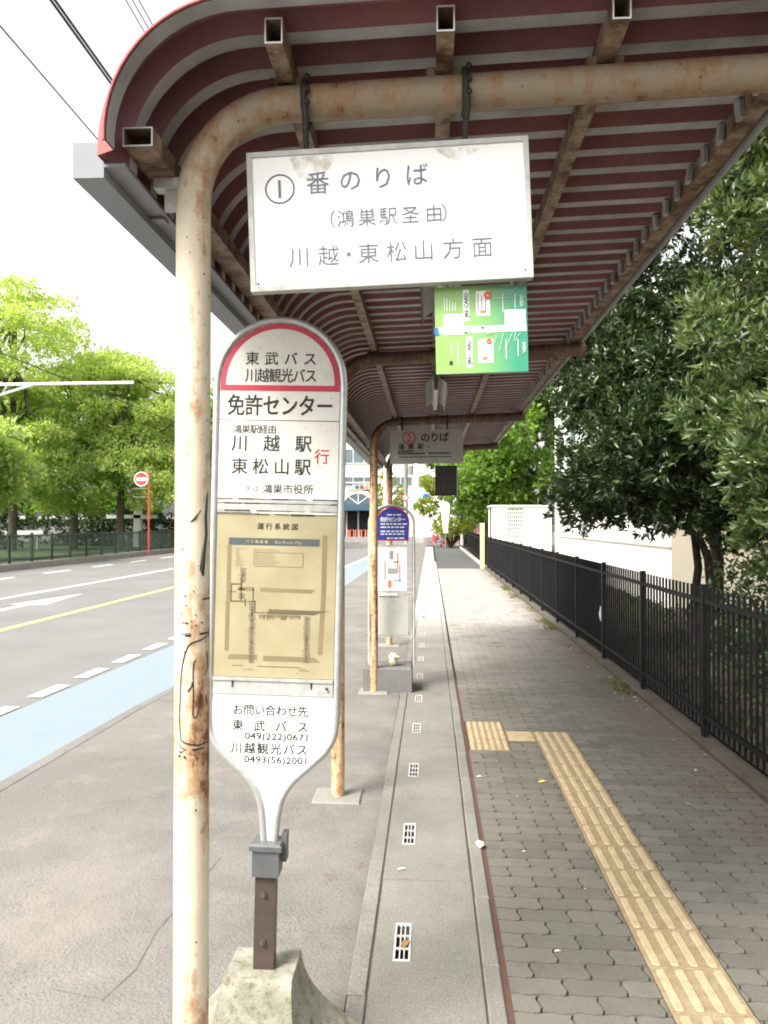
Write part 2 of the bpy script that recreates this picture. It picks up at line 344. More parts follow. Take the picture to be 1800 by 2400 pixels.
def latin(mb, s, x0, x1, zc, h, y, bold=0, mi=0, mat=None):      # a latin string fitted to a width
    vv, ff = glyph(s); xs = [p[0] for p in vv]; zs = [p[1] for p in vv]
    a, b = min(xs), max(xs); k = len(mb.v)
    o_ = bold*h
    for q, (ox, oz) in enumerate(((-o_, -o_), (o_, -o_), (-o_, o_), (o_, o_)) if bold > 0 else ((0, 0),)):
        k = len(mb.v)
        for x, z in vv:
            p = (x0+(x-a)/(b-a)*(x1-x0)+ox, y-q*4e-5, zc+(z-.345)*h/.69+oz)
            mb.v.append(p if mat is None else tuple(mat @ Vector(p)))
        for f in ff: mb.f.append(tuple(k+i for i in f)); mb.mi.append(mi)
def rect(mb, x0, x1, z0, z1, y, mi=0): mb.poly([(x0, y, z0), (x1, y, z0), (x1, y, z1), (x0, y, z1)], mi)

# ------------------------------------------------------------------ setting: ground, road, bay, channel, sidewalk
rnd = random.Random(7)
sheet('ground', -900, 900, -60, 1500, -.09, 'soil')
sheet('road', -16.2, -2.96, -20, 160, -.012, 'asphalt')
mb = MB(); mb.poly([(-2.955, -6, -.015), (-.31, -6, -.015), (-.31, 150, -.015), (-2.2, 150, -.015), (-2.6, 12, -.015), (-2.87, 5.5, -.015)]); obj('bay_subbase', mb, 'joint', kind='structure')
mb = MB(); mb.poly([(-2.93, -6, 0), (-.318, -6, 0), (-.318, 150, 0), (-1.2, 150, 0), (-2.45, 12, 0), (-2.79, 7.8, 0), (-2.86, 5.4, 0)]); obj('bus_bay', mb, 'bay', kind='structure')
mb = MB(); mb.poly([(-3.04, -6, -.003), (-2.945, -6, -.003), (-2.873, 5.4, -.003), (-2.803, 7.8, -.003), (-2.463, 12, -.003), (-1.212, 150, -.003), (-1.31, 150, -.003), (-2.56, 12, -.003), (-2.9, 7.8, -.003), (-2.985, 5.4, -.003)])
obj('gutter_strip', mb, 'strip', kind='structure')
mb = MB(); mb.poly([(-4.2, -6, -.006), (-3.05, -6, -.006), (-2.99, 5.4, -.006), (-2.905, 7.8, -.006), (-2.565, 12, -.006), (-1.315, 150, -.006), (-2.4, 150, -.006), (-3.78, 12, -.006), (-3.98, 7.3, -.006)])
obj('blue_cycle_lane', mb, 'blue_lane', kind='structure')
mb = MB()
for k in range(40):
    y = 5.0+1.045*k; x = -4.02+.022*(y-7.3)
    mb.poly([(x-.16, y, -.002), (x+.0, y, -.002), (x+.015, y+.62, -.002), (x-.145, y+.62, -.002)])
obj('dashed_edge_line', mb, 'white_line', kind='structure')
mb = MB(); mb.poly([(-10.31, -10, -.006), (-10.14, -10, -.006), (-10.14, 150, -.006), (-10.31, 150, -.006)]); obj('white_lane_line', mb, 'white_line', kind='structure')
mb = MB(); mb.poly([(-7.30, -10, -.006), (-7.13, -10, -.006), (-7.13, 150, -.006), (-7.30, 150, -.006)]); obj('yellow_centre_line', mb, 'yellow_line', kind='structure')
mb = MB()
for k in range(14): mb.poly([(-14.0, 20+4.2*k, -.006), (-13.83, 20+4.2*k, -.006), (-13.83, 22.1+4.2*k, -.006), (-14.0, 22.1+4.2*k, -.006)])
obj('far_dashed_line', mb, 'white_line', kind='structure')
mb = MB(); mb.poly([(-8.98, 12, -.006), (-8.82, 12, -.006), (-8.82, 17.4, -.006), (-8.5, 17.4, -.006), (-8.9, 20.2, -.006), (-9.3, 17.4, -.006), (-8.98, 17.4, -.006)]); obj('lane_arrow', mb, 'white_line', kind='structure')
# drain channel: concrete covers with a white framed grate in each
ch = obj('drain_channel', MB().box(-.31, .295, -2, 66, -.30, -.16), 'dark', kind='structure')
mb0 = MB().bbox(-.315, -.244, -.598, .598, -.12, .004, .004)
mbl = MB()
gx0, gx1, gl = -.155, -.083, .155
for a in ((-.236, gx0, -.597, .597), (gx1, .203, -.597, .597)): mbl.bbox(a[0], a[1], a[2], a[3], -.12, .001, .0015)
for a in ((gx0-.001, gx1+.001, -.597, -gl), (gx0-.001, gx1+.001, gl, .597)): mbl.box(a[0], a[1], a[2], a[3], -.12, .0005)
mbg = MB()
fw = .0085
for a in ((gx0, gx0+fw, -gl, gl), (gx1-fw, gx1, -gl, gl), (gx0+fw, gx1-fw, -gl, -gl+.011), (gx0+fw, gx1-fw, gl-.011, gl)): mbg.box(*a, -.006, .0045)
for i in (1, 2): x = gx0+fw+(gx1-gx0-2*fw)*i/3; mbg.box(x-.0025, x+.0025, -gl+.011, gl-.011, -.006, .003)
for i in (1, 2): y = -gl+2*gl*i/3; mbg.box(gx0+fw, gx1-fw, y-.003, y+.003, -.006, .0025)
slab0 = grate0 = edge0 = None
for k in range(-2, 50):
    yc = 3.475+1.203*k+.0
    if slab0 is None:
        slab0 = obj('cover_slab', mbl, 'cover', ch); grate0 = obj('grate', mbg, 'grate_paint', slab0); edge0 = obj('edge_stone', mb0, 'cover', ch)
        for o in (slab0, edge0): o.parent = ch
        slab0.location = (0, yc, 0); edge0.location = (0, yc+.2, 0)
    else:
        s = slab0.copy(); C.objects.link(s); s.location = (rnd.uniform(-.002, .002), yc, rnd.uniform(-.001, .0015))
        if 3.475+1.203*k < 15: g_ = grate0.copy(); C.objects.link(g_); g_.parent = s
        e = edge0.copy(); C.objects.link(e); e.location = (rnd.uniform(-.003, .003), yc+.2, rnd.uniform(-.002, .001))
for x_ in (-.240, .208): sheet('joint_fill', x_-.007, x_+.007, -2, 60, -.005, 'moss_fill', None, ch)
kmb = MB().bbox(.213, .280, -.296, .296, -.12, .006, .006)
k0 = None
for k in range(60):
    y = 2.4+.6*k
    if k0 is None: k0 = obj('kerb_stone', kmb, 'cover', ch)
    o = k0 if k == 0 else k0.copy()
    if k: C.objects.link(o)
    o.location = (rnd.uniform(-.002, .002), y, rnd.uniform(-.002, .001))
sheet('red_moss_joint', .279, .306, -2, 9.5, -.004, 'red_moss')
# sidewalk of wave pavers
sw = sheet('sidewalk', .29, 2.16, -2, 32.4, -.009, 'joint')
def paver_mb():
    L, Wd, a, b = .2265, .1145, .006, .008; g = .0026
    tri = [0, 1, 0, -1, 0, 1, 0, -1, 0]; bot = [(-L/2+L*i/8, -Wd/2+a*tri[i]) for i in range(0, 9)]
    right = [(L/2+b*v, -Wd/2+Wd*q) for q, v in ((.25, 1), (.75, -1))]
    top = [(x, y+Wd) for x, y in reversed(bot)]; left = [(x-L, y) for x, y in reversed(right)]
    out = bot+right+top+left
    keep = [p for i, p in enumerate(out)]
    m = MB(); n = len(keep)
    ins = lambda p, d: (p[0]*(1-2*d/L), p[1]*(1-2*d/Wd))
    A = [(*ins(p, g), -.02) for p in keep]; T = [(*ins(p, g+.0022), 0) for p in keep]
    m.v = A+T; m.f = [tuple(range(n, 2*n))]+[(i, (i+1) % n, n+(i+1) % n, n+i) for i in range(n)]; m.mi = [0]*len(m.f); return m
pm = paver_mb(); p0 = None; rest = MB(); cnt = 0
rows = int((32.3-2.2)/.1145)
def spans(y):                                                # free stretches of a paver row between kerb, tiles and fence
    cut = []
    if y < 7.03: cut.append((.877, 1.180))
    if 6.40 < y < 7.35: cut.append((.312, .638))
    if 6.70 < y < 7.03: cut.append((.60, .88))
    S_, x = [], .306
    for c0, c1 in sorted(cut):
        if c0 > x+.01: S_.append((x, c0-.003))
        x = max(x, c1+.003)
    S_.append((x, 2.155)); return S_
def clip(poly, x0, x1):
    for lim, sg in ((x0, 1), (x1, -1)):
        out = []
        for i in range(len(poly)):
            p, q = poly[i-1], poly[i]; a = sg*(p[0]-lim); b_ = sg*(q[0]-lim)
            if (a >= 0) != (b_ >= 0): t = a/(a-b_); out.append((lim, p[1]+(q[1]-p[1])*t))
            if b_ >= 0: out.append(q)
        poly = out
        if len(poly) < 3: return []
    return poly
half = len(pm.v)//2; OUT = [(p[0], p[1]) for p in pm.v[half:]]
for r in range(rows):
    y = 2.26+.1145*r
    for c in range(-2, 10):
        x = .345+.2265*c+(.11325 if r % 2 else 0)+.06
        for x0, x1 in spans(y):
            if x+.125 < x0 or x-.125 > x1: continue
            dz = rnd.uniform(-.0024, .0016); dx = rnd.uniform(-.0012, .0012); tl = rnd.uniform(-.005, .005)
            if x-.1225 > x0 and x+.1225 < x1:
                if y > 2.85 and x < .25+.42*y and cnt < 300:
                    cnt += 1
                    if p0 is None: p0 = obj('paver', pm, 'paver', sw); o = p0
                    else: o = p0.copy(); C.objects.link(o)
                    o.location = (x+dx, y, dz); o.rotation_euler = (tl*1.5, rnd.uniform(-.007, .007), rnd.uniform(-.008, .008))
                else:
                    k = len(rest.v); rest.v += [(p[0]+x+dx, p[1]+y, p[2]+dz) for p in pm.v]
                    rest.f += [tuple(k+i for i in f) for f in pm.f]; rest.mi += [0]*len(pm.f)
            else:
                pl = clip([(p[0]+x, p[1]+y) for p in OUT], x0, x1)
                if len(pl) < 3 or max(p[0] for p in pl)-min(p[0] for p in pl) < .012: continue
                k = len(rest.v); n_ = len(pl); rest.v += [(p[0], p[1], -.02) for p in pl]+[(p[0], p[1], dz*.5) for p in pl]
                rest.f += [tuple(range(k+n_, k+2*n_))]+[(k+i, k+(i+1) % n_, k+n_+(i+1) % n_, k+n_+i) for i in range(n_)]; rest.mi += [0]*(n_+1)
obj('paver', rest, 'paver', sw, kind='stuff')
# tactile tiles
def tact_mb(rot=False, ribs=4, L=.307, W=.30, short=False):
    m = MB(); m.bbox(-W/2+.002, W/2-.002, -L/2+.002, L/2-.002, -.02, .0035, .002, 0)
    for i in range(ribs):
        u = -W/2+W*(i+.5)/ribs; hw = .0175 if ribs == 4 else W/ribs*.30; hl = L/2-.016; k = len(m.v)
        prof = []
        for (d, z) in ((0, .003), (.004, .0095)):
            q = []
            for cx, cy, a0 in ((hw, hl, 0), (-hw, hl, 90), (-hw, -hl, 180), (hw, -hl, 270)):
                rr = min(.012, hw*.8)
                for t in (0, 45, 90):
                    an = R(a0+t); q.append((u+(abs(cx)-rr)*math.copysign(1, cx)+(rr-d)*math.cos(an), (abs(cy)-rr)*math.copysign(1, cy)+(rr-d)*math.sin(an), z))
            prof.append(q)
        m.v += prof[0]+prof[1]; nn = len(prof[0])
        m.f.append(tuple(k+nn+j for j in range(nn))); m.mi.append(1)
        for j in range(nn): j2 = (j+1) % nn; m.f.append((k+j, k+j2, k+nn+j2, k+nn+j)); m.mi.append(1)
    return m
t0 = obj('tactile_tile', tact_mb(), ['tact_base', 'tact_bar'], sw)
for k in range(15):
    o = t0 if k == 0 else t0.copy()
    if k: C.objects.link(o)
    o.location = (1.028+rnd.uniform(-.002, .002), 7.01-.307*(k+.5), rnd.uniform(-.0015, .001)); o.rotation_euler = (rnd.uniform(-.003, .003), rnd.uniform(-.004, .004), rnd.uniform(-.004, .004))
t1 = obj('tactile_tile', tact_mb(ribs=6, L=.30, W=.318), ['tact_base', 'tact_bar'], sw)
for k, y in enumerate((7.18, 6.877, 6.573)):
    o = t1 if k == 0 else t1.copy()
    if k: C.objects.link(o)
    o.location = (.476, y, .001)
t2 = obj('tactile_tile', tact_mb(ribs=4, L=.236, W=.30), ['tact_base', 'tact_bar'], sw); t2.location = (.757, 6.86, 0); t2.rotation_euler = (0, 0, R(90))
# rest of the ground on the right and in the distance
sheet('driveway', .30, 2.72, 32.45, 66, -.004, 'dark_asphalt')
sheet('planting_bed', 2.36, 60, -20, 66, .03, 'soil')
sheet('cross_road', -60, 80, 66, 170, -.004, 'bay')
sheet('lawn', -140, -16.45, -20, 140, .16, 'grass')
mb = MB().bbox(2.165, 2.335, -2, 32.3, -.09, .038, .012); fk = obj('fence_kerb', mb, 'dirty_kerb', kind='structure')
mb = MB().bbox(-16.45, -15.95, -20, 140, -.05, .24, .02); obj('far_kerb', mb, 'concrete', kind='structure')

# ------------------------------------------------------------------ buildings
b = root('white_building', 'white rendered building behind the black fence with small windows and beige end wall', 'building', (4.9, 16.73, 0))
mb = MB(); mb.box(4.9, 12, 16.75, 32.0, 0, 6.6); obj('wall', mb, 'wall_white', b)
obj('end_wall', MB().box(4.9, 12, 16.70, 16.748, 0, 6.58), 'wall_beige', b)
obj('ledge', MB().box(4.86, 4.899, 16.7, 32, 1.29, 1.33), 'wall_beige', b)
def window(parent, y0, y1, z0, z1, x=4.9):
    m = MB()
    for a in ((y0, y0+.06, z0, z1), (y1-.06, y1, z0, z1), (y0+.06, y1-.06, z0, z0+.06), (y0+.06, y1-.06, z1-.06, z1)): m.box(x-.07, x-.002, a[0], a[1], a[2], a[3])
    f = obj('window', m, 'frame_grey', parent)
    obj('pane', MB().box(x-.035, x-.004, y0+.06, y1-.06, z0+.06, z1-.06), 'glass', f)
for y0 in (29.6, 25.4): window(b, y0, y0+.8, 1.5, 2.35)
for y0 in (29.8, 27.0): window(b, y0, y0+1.4, 4.0, 5.2)
obj('roof', MB().box(4.7, 12.2, 16.5, 32.2, 6.6, 6.85), 'wall_white', b)
c = root('lattice_cage', 'white lattice enclosure with flat lid behind the black fence', 'enclosure', (2.46, 32.6, 0))
obj('side_panel', MB().box(2.47, 3.1, 32.6, 32.66, 0, 2.46), 'white_paint', c)
mb = MB()
for i in range(9): x = 3.11+.62*i/8; mb.box(x-.016, x+.016, 32.61, 32.64, .2, 2.46)
for i in range(15): z = .25+2.18*i/14; mb.box(3.1, 3.74, 32.585, 32.608, z-.016, z+.016)
obj('lattice', mb, 'white_paint', c)
obj('back_panel', MB().box(3.74, 4.85, 32.6, 32.66, 0, 2.46), 'wall_white', c)
obj('lid', MB().box(2.42, 4.88, 32.5, 34.5, 2.47, 2.53), 'white_paint', c)
obj('rear_frame', MB().box(2.47, 2.53, 34.3, 34.36, 0, 2.46).box(4.75, 4.81, 34.3, 34.36, 0, 2.46), 'white_paint', c)
fb = root('office_building', 'white office block across the end of the road with window bands and arched entrance', 'building', (-8, 110, 0))
obj('wall', MB().box(-34, 4.2, 110, 130, 0, 21), 'wall_white', fb)
def fwin(x0, x1, z0, z1, nx):
    f = MB(); f.box(x0-.12, x1+.12, 109.86, 109.995, z0-.14, z0); f.box(x0-.12, x1+.12, 109.86, 109.995, z1, z1+.12)
    for i in range(nx+1): x = x0+(x1-x0)*i/nx; f.box(x-.07, x+.07, 109.88, 109.995, z0, z1)
    o = obj('window', f, 'frame_grey', fb)
    for i in range(nx):
        xa, xb = x0+(x1-x0)*i/nx+.07, x0+(x1-x0)*(i+1)/nx-.07
        obj('pane', MB().box(xa, xb, 109.93, 109.99, z0, z1), 'glass', o)
for z0, z1 in ((6.95, 8.1), (10.1, 11.9), (13.8, 15.6), (17.3, 19.0)):
    for x0, x1 in ((-32, -28), (-27, -23), (-22, -18), (-16.5, -13), (-12, -7.5), (-5.6, -2.4), (-1.6, 3.6)): fwin(x0, x1, z0, z1, 3 if x1-x0 > 3.6 else 2)
mb = MB(); pts = [(-9.8+1.9*math.cos(R(a)), 4.45+1.45*math.sin(R(a))) for a in range(0, 181, 12)]; mb.prism([(p[0], p[1]) for p in pts], 109.9, 109.99)
ar = obj('arch_window', mb, 'glass', fb)
mb = MB(); mb.tube([(-9.8+1.95*math.cos(R(a)), 109.88, 4.45+1.5*math.sin(R(a))) for a in range(0, 181, 12)], .09, 6)
for a in (45, 90, 135): mb.tube([(-9.8, 109.86, 4.45), (-9.8+1.9*math.cos(R(a)), 109.86, 4.45+1.45*math.sin(R(a)))], .05, 5)
obj('frame', mb, 'white_paint', ar)
obj('awning', MB().box(-13, -6.6, 107.4, 109.98, 3.55, 4.35), 'navy', fb)
obj('entrance', MB().box(-12.8, -6.8, 109.9, 109.98, 0, 3.5), 'dark', fb)
mb = MB()
for x in (-11.4, -9.8, -8.2): mb.box(x-.08, x+.08, 109.8, 109.89, 0, 3.5)
obj('door_frame', mb, 'frame_grey', fb)
obj('lettering', MB().box(-11.2, -9.2, 109.93, 109.985, 6.25, 6.5, 1).box(-9.1, -7.2, 109.93, 109.985, 6.25, 6.42, 0), ['ink', 'orange'], fb)
mb = MB()
for i in range(9): x = -12.6+.75*i; mb.tube([(x, 104, 0), (x, 104, .95), (x+.5, 104, .95), (x+.5, 104, 0)], .06, 5)
setp(obj('barrier', mb, 'orange', origin=(-10, 104, 0)), 'orange tubular barrier railing before the arched entrance', 'barrier')

# ------------------------------------------------------------------ bus shelter
S = root('bus_shelter', 'long rusty bus shelter with dark red corrugated roof carried on bent cream pipes', 'bus shelter', (-.605, 2.05, 0))
SL = .036
bz = lambda x: 2.885+SL*x
BY = (2.05, 5.28, 8.58, 11.85); PX = (-.612, -.604, -.600, -.598)
for i, (y, x) in enumerate(zip(BY, PX)):
    rb = .24; path = [(x, y, z) for z in np.linspace(-.05, bz(x)-rb-.02, 14)]
    cz = bz(x)-rb
    for a in range(0, 91, 9): path.append((x+rb-rb*math.cos(R(a)), y, cz+rb*math.sin(R(a))+SL*(1-math.cos(R(a)))*rb))
    for q in np.linspace(x+rb+.06, 1.0, 10): path.append((q, y, bz(q)))
    obj('frame_pipe', MB().tube(path, .0445, 20), 'pipe_a' if i == 0 else 'pipe_b', S, smooth=True, label='cream pipe frame with scrawled dark marks' if i == 0 else None)
    pad = MB().bbox(x-.155, x+.155, y-.145, y+.145, -.06, .014, .008); obj('footing', pad, 'concrete', S)
# roof sheet swept across: corrugation profile runs along Y
ys, hs, fl = [], [], []
pitch = .145; Y0, Y1 = 1.77, 12.55; y = Y0
while y < Y1:
    ys += [y, y+.048, y+.068, y+.125]; hs += [0, 0, .045, .045]; fl += [0, 1, 1, 1]; y += pitch
ys.append(y); hs.append(0)
def roofpath(d):
    P = []; cx, cz = -.43, 2.672; r = .30+d
    for a in np.linspace(183, 92, 15): P.append((cx+r*math.cos(R(a)), cz+r*math.sin(R(a))))
    for x in np.linspace(-.33, .985, 7): P.append((x, cz+.30+d+SL*(x-cx)))
    return P
def roofmesh(d0, mi_of):
    m = MB(); n = None
    for yy, h in zip(ys, hs):
        P = roofpath(h+d0); n = len(P); m.v += [(p[0], yy, p[1]) for p in P]
    for i in range(len(ys)-1):
        for j in range(n-1): m.f.append((i*n+j, i*n+j+1, (i+1)*n+j+1, (i+1)*n+j)); m.mi.append(mi_of(i))
    return m
rm = roofmesh(0, lambda i: 1 if fl[i] == 0 else 0)
rs = obj('roof_sheet', rm, ['roof_red', 'roof_grey'], S, smooth=True)
obj('top_skin', roofmesh(.004, lambda i: 0), 'roof_top', rs, smooth=True)
P = roofpath(.0); Q = roofpath(.062); m = MB()
m.tube([(p[0], Y0-.001, p[1]) for p in roofpath(.006)], .0042, 6)
obj('edge_trim', m, 'roof_top', rs, smooth=True)
def boxtube(x, z, w, h, y0, y1, t=.0035):
    m = MB(); a, b, c_, d = x-w/2, x+w/2, z-h/2, z+h/2
    m.box(a, b, y0, y1, c_, c_+t); m.box(a, b, y0, y1, d-t, d); m.box(a, a+t, y0, y1, c_+t, d-t); m.box(b-t, b, y0, y1, c_+t, d-t); return m
for x in (-.366, .037, .440):
    pu = obj('purlin', boxtube(x, bz(x)+.0445+.031, .042, .060, 1.86, 12.5), 'purlin', S); obj('lit_end', boxtube(x, bz(x)+.0445+.031, .0424, .0604, 1.8575, 1.8598, .0032), 'white_paint', pu)  # lit end edges of the tubes, painted on as white rims
obj('purlin', boxtube(.93, bz(.93)+.0445+.031, .05, .060, 1.86, 12.5), 'purlin', S)
pu = obj('purlin', boxtube(-.69, 2.705, .072, .045, 1.86, 12.5), 'purlin', S, label='low purlin inside the curved eave'); obj('lit_end', boxtube(-.69, 2.705, .0724, .0454, 1.8575, 1.8598, .0032), 'alu_dull', pu)
obj('fascia', MB().box(.972, .985, 1.84, 12.55, 2.955, 3.01), 'roof_grey', S)
m = MB()
m.box(-.852, -.846, 1.87, 12.5, 2.615, 2.70); m.box(-.846, -.782, 1.87, 12.5, 2.615, 2.621); m.box(-.782, -.776, 1.87, 12.5, 2.615, 2.72)
m.box(-.846, -.782, 1.87, 1.876, 2.621, 2.70); m.box(-.846, -.782, 12.494, 12.5, 2.621, 2.70)
gt = obj('gutter', m, 'gutter', S)
obj('eave_filler', MB().box(-.7755, -.725, 1.87, 12.5, 2.640, 2.648), 'gutter', S)
for i in range(6): y = 2.2+2*i; obj('gutter_clip', MB().box(-.776, -.735, y-.02, y+.02, 2.632, 2.638), 'gutter', gt)
for y, x in zip(BY, PX):
    m = MB(); m.box(x-.10, x-.035, y-.02, y+.02, 2.655, 2.681); m.box(x-.075, x-.04, y-.006, y+.006, 2.60, 2.655); obj('bracket', m, 'alu_dull', S)
    m = MB()
    for q in (-.366, .037, .44, .93): m.box(q-.045, q-.023, y-.02, y+.02, bz(q)+.035, bz(q)+.06); m.box(q+.023 if q < .9 else q+.027, q+.045, y-.02, y+.02, bz(q)+.035, bz(q)+.06)
    obj('purlin_cleat', m, 'purlin', S)
mc = MB().box(-.007, .007, -.016, .016, -.055, .0).box(-.007, .022, -.016, .016, -.003, .0); c0 = None
for i in range(0, len(ys)-1, 4):
    if c0 is None: c0 = o = obj('rib_clip', mc, 'roof_grey', S, local=True)
    else: o = c0.copy(); C.objects.link(o)
    o.location = (.893+.605, ys[i]+.024-2.05, bz(.893)+.098); o.rotation_euler = (0, rnd.uniform(-.15, .15), rnd.uniform(-.2, .2))
# dark scrawl on the front pipe
px, py = PX[0], BY[0]
def on_pipe(x, z, r=.0457):        # x is metres right of the pipe's centre line on its near face
    x = max(-.044, min(.044, x)); return (px+x, py-math.sqrt(max(r*r-x*x, 1e-7)), z)
k1 = 2.05/1890
def scr(pts, wd=.0035):
    L = []
    for (a, b), (c_, d) in zip(pts, pts[1:]):
        for t in np.linspace(0, 1, 5)[:-1]: L.append((a+(c_-a)*t, b+(d-b)*t))
    L.append(pts[-1]); return L
m = MB()
zz = lambda zy: 1.79+(1227-(1400+zy/5.53))*k1; xx = lambda zx: ((380+zx/5.53)-439)*k1
for pts, wd in (([(550, 500), (490, 545), (380, 580), (340, 620), (300, 720), (265, 860), (250, 1000), (235, 1300), (225, 1550), (235, 1700), (250, 1830), (300, 1860), (380, 1880), (470, 1900), (545, 1880)], .0042),
                ([(240, 470), (290, 465), (330, 475)], .003), ([(300, 475), (370, 475)], .010), ([(470, 470), (545, 465)], .006),
                ([(425, 800), (405, 870), (400, 1000), (405, 1100), (405, 1300), (400, 1500), (420, 1550), (450, 1510), (480, 1330), (485, 1260)], .0032),
                ([(480, 1240), (488, 1275)], .006), ([(340, 1200), (390, 1130), (400, 1080)], .005), ([(540, 720), (545, 900), (530, 1010)], .003), ([(535, 1270), (540, 1400)], .003),
                ([(230, 1880), (245, 1920), (320, 1950)], .0035), ([(245, 1990), (290, 1960)], .003), ([(390, 1950), (510, 1945)], .005), ([(500, 20), (550, 20)], .005)):
    m.tube([on_pipe(xx(a), zz(b), .0451-wd*.34) for a, b in scr(pts)], wd*.56, 6)
for q in range(26):
    a, b = rnd.uniform(210, 540), rnd.choice([rnd.uniform(220, 360), rnd.uniform(1960, 2100), rnd.uniform(-900, 2600)]); p = on_pipe(xx(a), zz(b)); m.sphere(p, rnd.uniform(.0012, .003), n=6, m=4)
z2 = lambda zy: 1.79+(1227-(900+zy/3.687))*k1
m.tube([on_pipe(xx2*.93, z2(q), .0415) for xx2, q in ((.043, 900), (.042, 1000), (.040, 1150), (.041, 1300), (.037, 1450), (.034, 1600), (.036, 1660))], [.003, .005, .006, .006, .007, .008, .004], 6)
m.tube([on_pipe(.030, z2(1090), .043), on_pipe(.018, z2(1160), .043), on_pipe(.008, z2(1195), .043)], [.002, .0042, .003], 6)
obj('scrawl', m, 'ink', S, label='dark scrawled line marks on the front pipe', smooth=True)

# ------------------------------------------------------------------ hanging signs
def strap(x, y, ztop, m):
    zc = bz(x); m.tube([(x, y+.053*math.cos(R(a)), zc+.053*math.sin(R(a))) for a in range(0, 360, 24)], .0085, 6, closed=True)
    m.tube([(x, y-.052, zc), (x+.004, y-.045, zc-.06), (x, y-.008, ztop+.015), (x+.003, y-.006, ztop-.012)], [.008, .009, .007, .005], 6)
    for a in (20, 60, 100): m.sphere((x+.008, y-.053, zc-.04+.0008*a), .009, n=6, m=4)
def hanging(x0, x1, z0, z1, y, th, label, sx):
    cx, cz = (x0+x1)/2, (z0+z1)/2; w2, h2 = (x1-x0)/2, (z1-z0)/2
    r = root('hanging_sign', label, 'sign', (cx, y, cz), (0, -th, 0), 'signs hung from the shelter beams')
    m = MB(); t = .013
    m.box(-w2, w2, -.016, .016, h2-t, h2); m.box(-w2, w2, -.016, .016, -h2, -h2+t); m.box(-w2, -w2+t, -.016, .016, -h2+t, h2-t); m.box(w2-t, w2, -.016, .016, -h2+t, h2-t)
    obj('frame', m, 'alu_dull', r, local=True)
    p = obj('panel', MB().box(-w2+t, w2-t, -.012, .012, -h2+t, h2-t), 'board' , r, local=True)
    m = MB()
    for X in sx: strap(X-cx, 0, h2, m)
    m.v = []; m.f = []; m.mi = []
    return r, p, w2, h2
r, p, w2, h2 = hanging(-.4645, .2540, 2.396, 2.755, 2.05, .036, 'white hanging sign with faint grey writing under the nearest beam', (-.317, .089))
m = MB()
for X in (-.317, .089):
    m = MB(); strap(X, 2.05, 2.755+.036*(X+.105), m)
    o = obj('strap', m, 'seal', r, local=True, smooth=True); o.matrix_parent_inverse = (Matrix.Translation(r.location) @ r.rotation_euler.to_matrix().to_4x4()).inverted()
# lettering in board pixels (crop scale 2.304; local axes follow the tilted board)
kk = .7185/1485.
def bx(zx, zy): return (zx-825 + (zy-430)*-.018)*kk
def bzc(zy): return -(zy-440)*kk
m = MB(); Y = -.0135
cx, cz = bx(252, 275), bzc(268+2)
m.tube([(cx+.0365*math.cos(R(a)), Y+.0005, cz+.0365*math.sin(R(a))) for a in range(0, 360, 12)], .0019, 4, closed=True)
put_glyph(m, '1', cx, cz, .066, .068, Y, 0, 0, (.26, .345))
for ch_, zx, zy, s in (('番', 455, 268, 118), ('の', 627, 254, 118), ('り', 800, 243, 118), ('ば', 977, 228, 118)): put_glyph(m, ch_, bx(zx, zy)-.0, bzc(zy+ (zx-825)*.052), s*kk/.92, s*kk/.92, Y)
for ch_, zx, s in (('（', 528, 92), ('鴻', 598, 92), ('巣', 712, 92), ('駅', 824, 92), ('圣', 940, 92), ('由', 1064, 92), ('）', 1120, 92)): put_glyph(m, ch_, bx(zx, 445), bzc(442+(zx-825)*.0 + 4), s*kk/.92, s*kk/.92, Y)
for ch_, zx, s in (('川', 350, 108), ('越', 505, 108), ('・', 612, 108), ('東', 716, 108), ('松', 866, 108), ('山', 1006, 108), ('方', 1160, 108), ('面', 1312, 108)): put_glyph(m, ch_, bx(zx, 630), bzc(637), s*kk/.92, s*kk/.92, Y)
obj('lettering', m, 'ink_grey', p, local=True)
m = MB()
for X in (-w2+.02, w2-.02): m.sphere((X, -.014, -h2+.02), .003, n=6, m=4)
obj('screw', m, 'seal', r, local=True)

n = NT('board_stain'); n.fin((.42, .33, .17), .8); n.put(n.b.inputs['Alpha'], n.ramp(n.noise(24, 5, .7), (.42, 0.), (.72, .5))); M['board_stain'] = n.m
for (a, b_, c_, d) in ((-.25, -.12, .095, .163), (.12, .27, .125, .163)):
    m = MB(); m.poly([(a, -.0132, d), (a+.02, -.0132, c_+.02), ((a+b_)/2-.02, -.0132, c_), (b_-.03, -.0132, c_+.03), (b_, -.0132, d)])
    obj('water_stain', m, 'board_stain', p, local=True)
r, p, w2, h2 = hanging(-.425, .350, 2.43, 2.782, 8.58, .008, 'grey shaded hanging sign with a red circled number at the third beam', (-.30, .18))
p.data.materials.clear(); p.data.materials.append(M.setdefault('shaded_board', plain('shaded_board', (.40, .395, .35), .5, .1, 8)))  # shade under the roof put into this board's grey colour
m = MB()
for X in (-.30, .18):
    m = MB(); strap(X, 8.58, 2.78, m)
    o = obj('strap', m, 'seal', r, local=True, smooth=True); o.matrix_parent_inverse = (Matrix.Translation(r.location) @ r.rotation_euler.to_matrix().to_4x4()).inverted()
m = MB(); m.tube([(-.185+.066*math.cos(R(a)), Y, .095+.066*math.sin(R(a))) for a in range(0, 360, 12)], .006, 4, closed=True); latin(m, '2', -.21, -.16, .095, .085, Y, .01)
obj('red_number', m, 'red_print', p, local=True)
m = MB(); line(m, 'のりば', -.06, .235, .10, .095, Y, .02); line(m, '鴻巣駅', -.30, -.03, .005, .06, Y, .02); latin(m, '→', -.01, .03, .0, .03, Y)
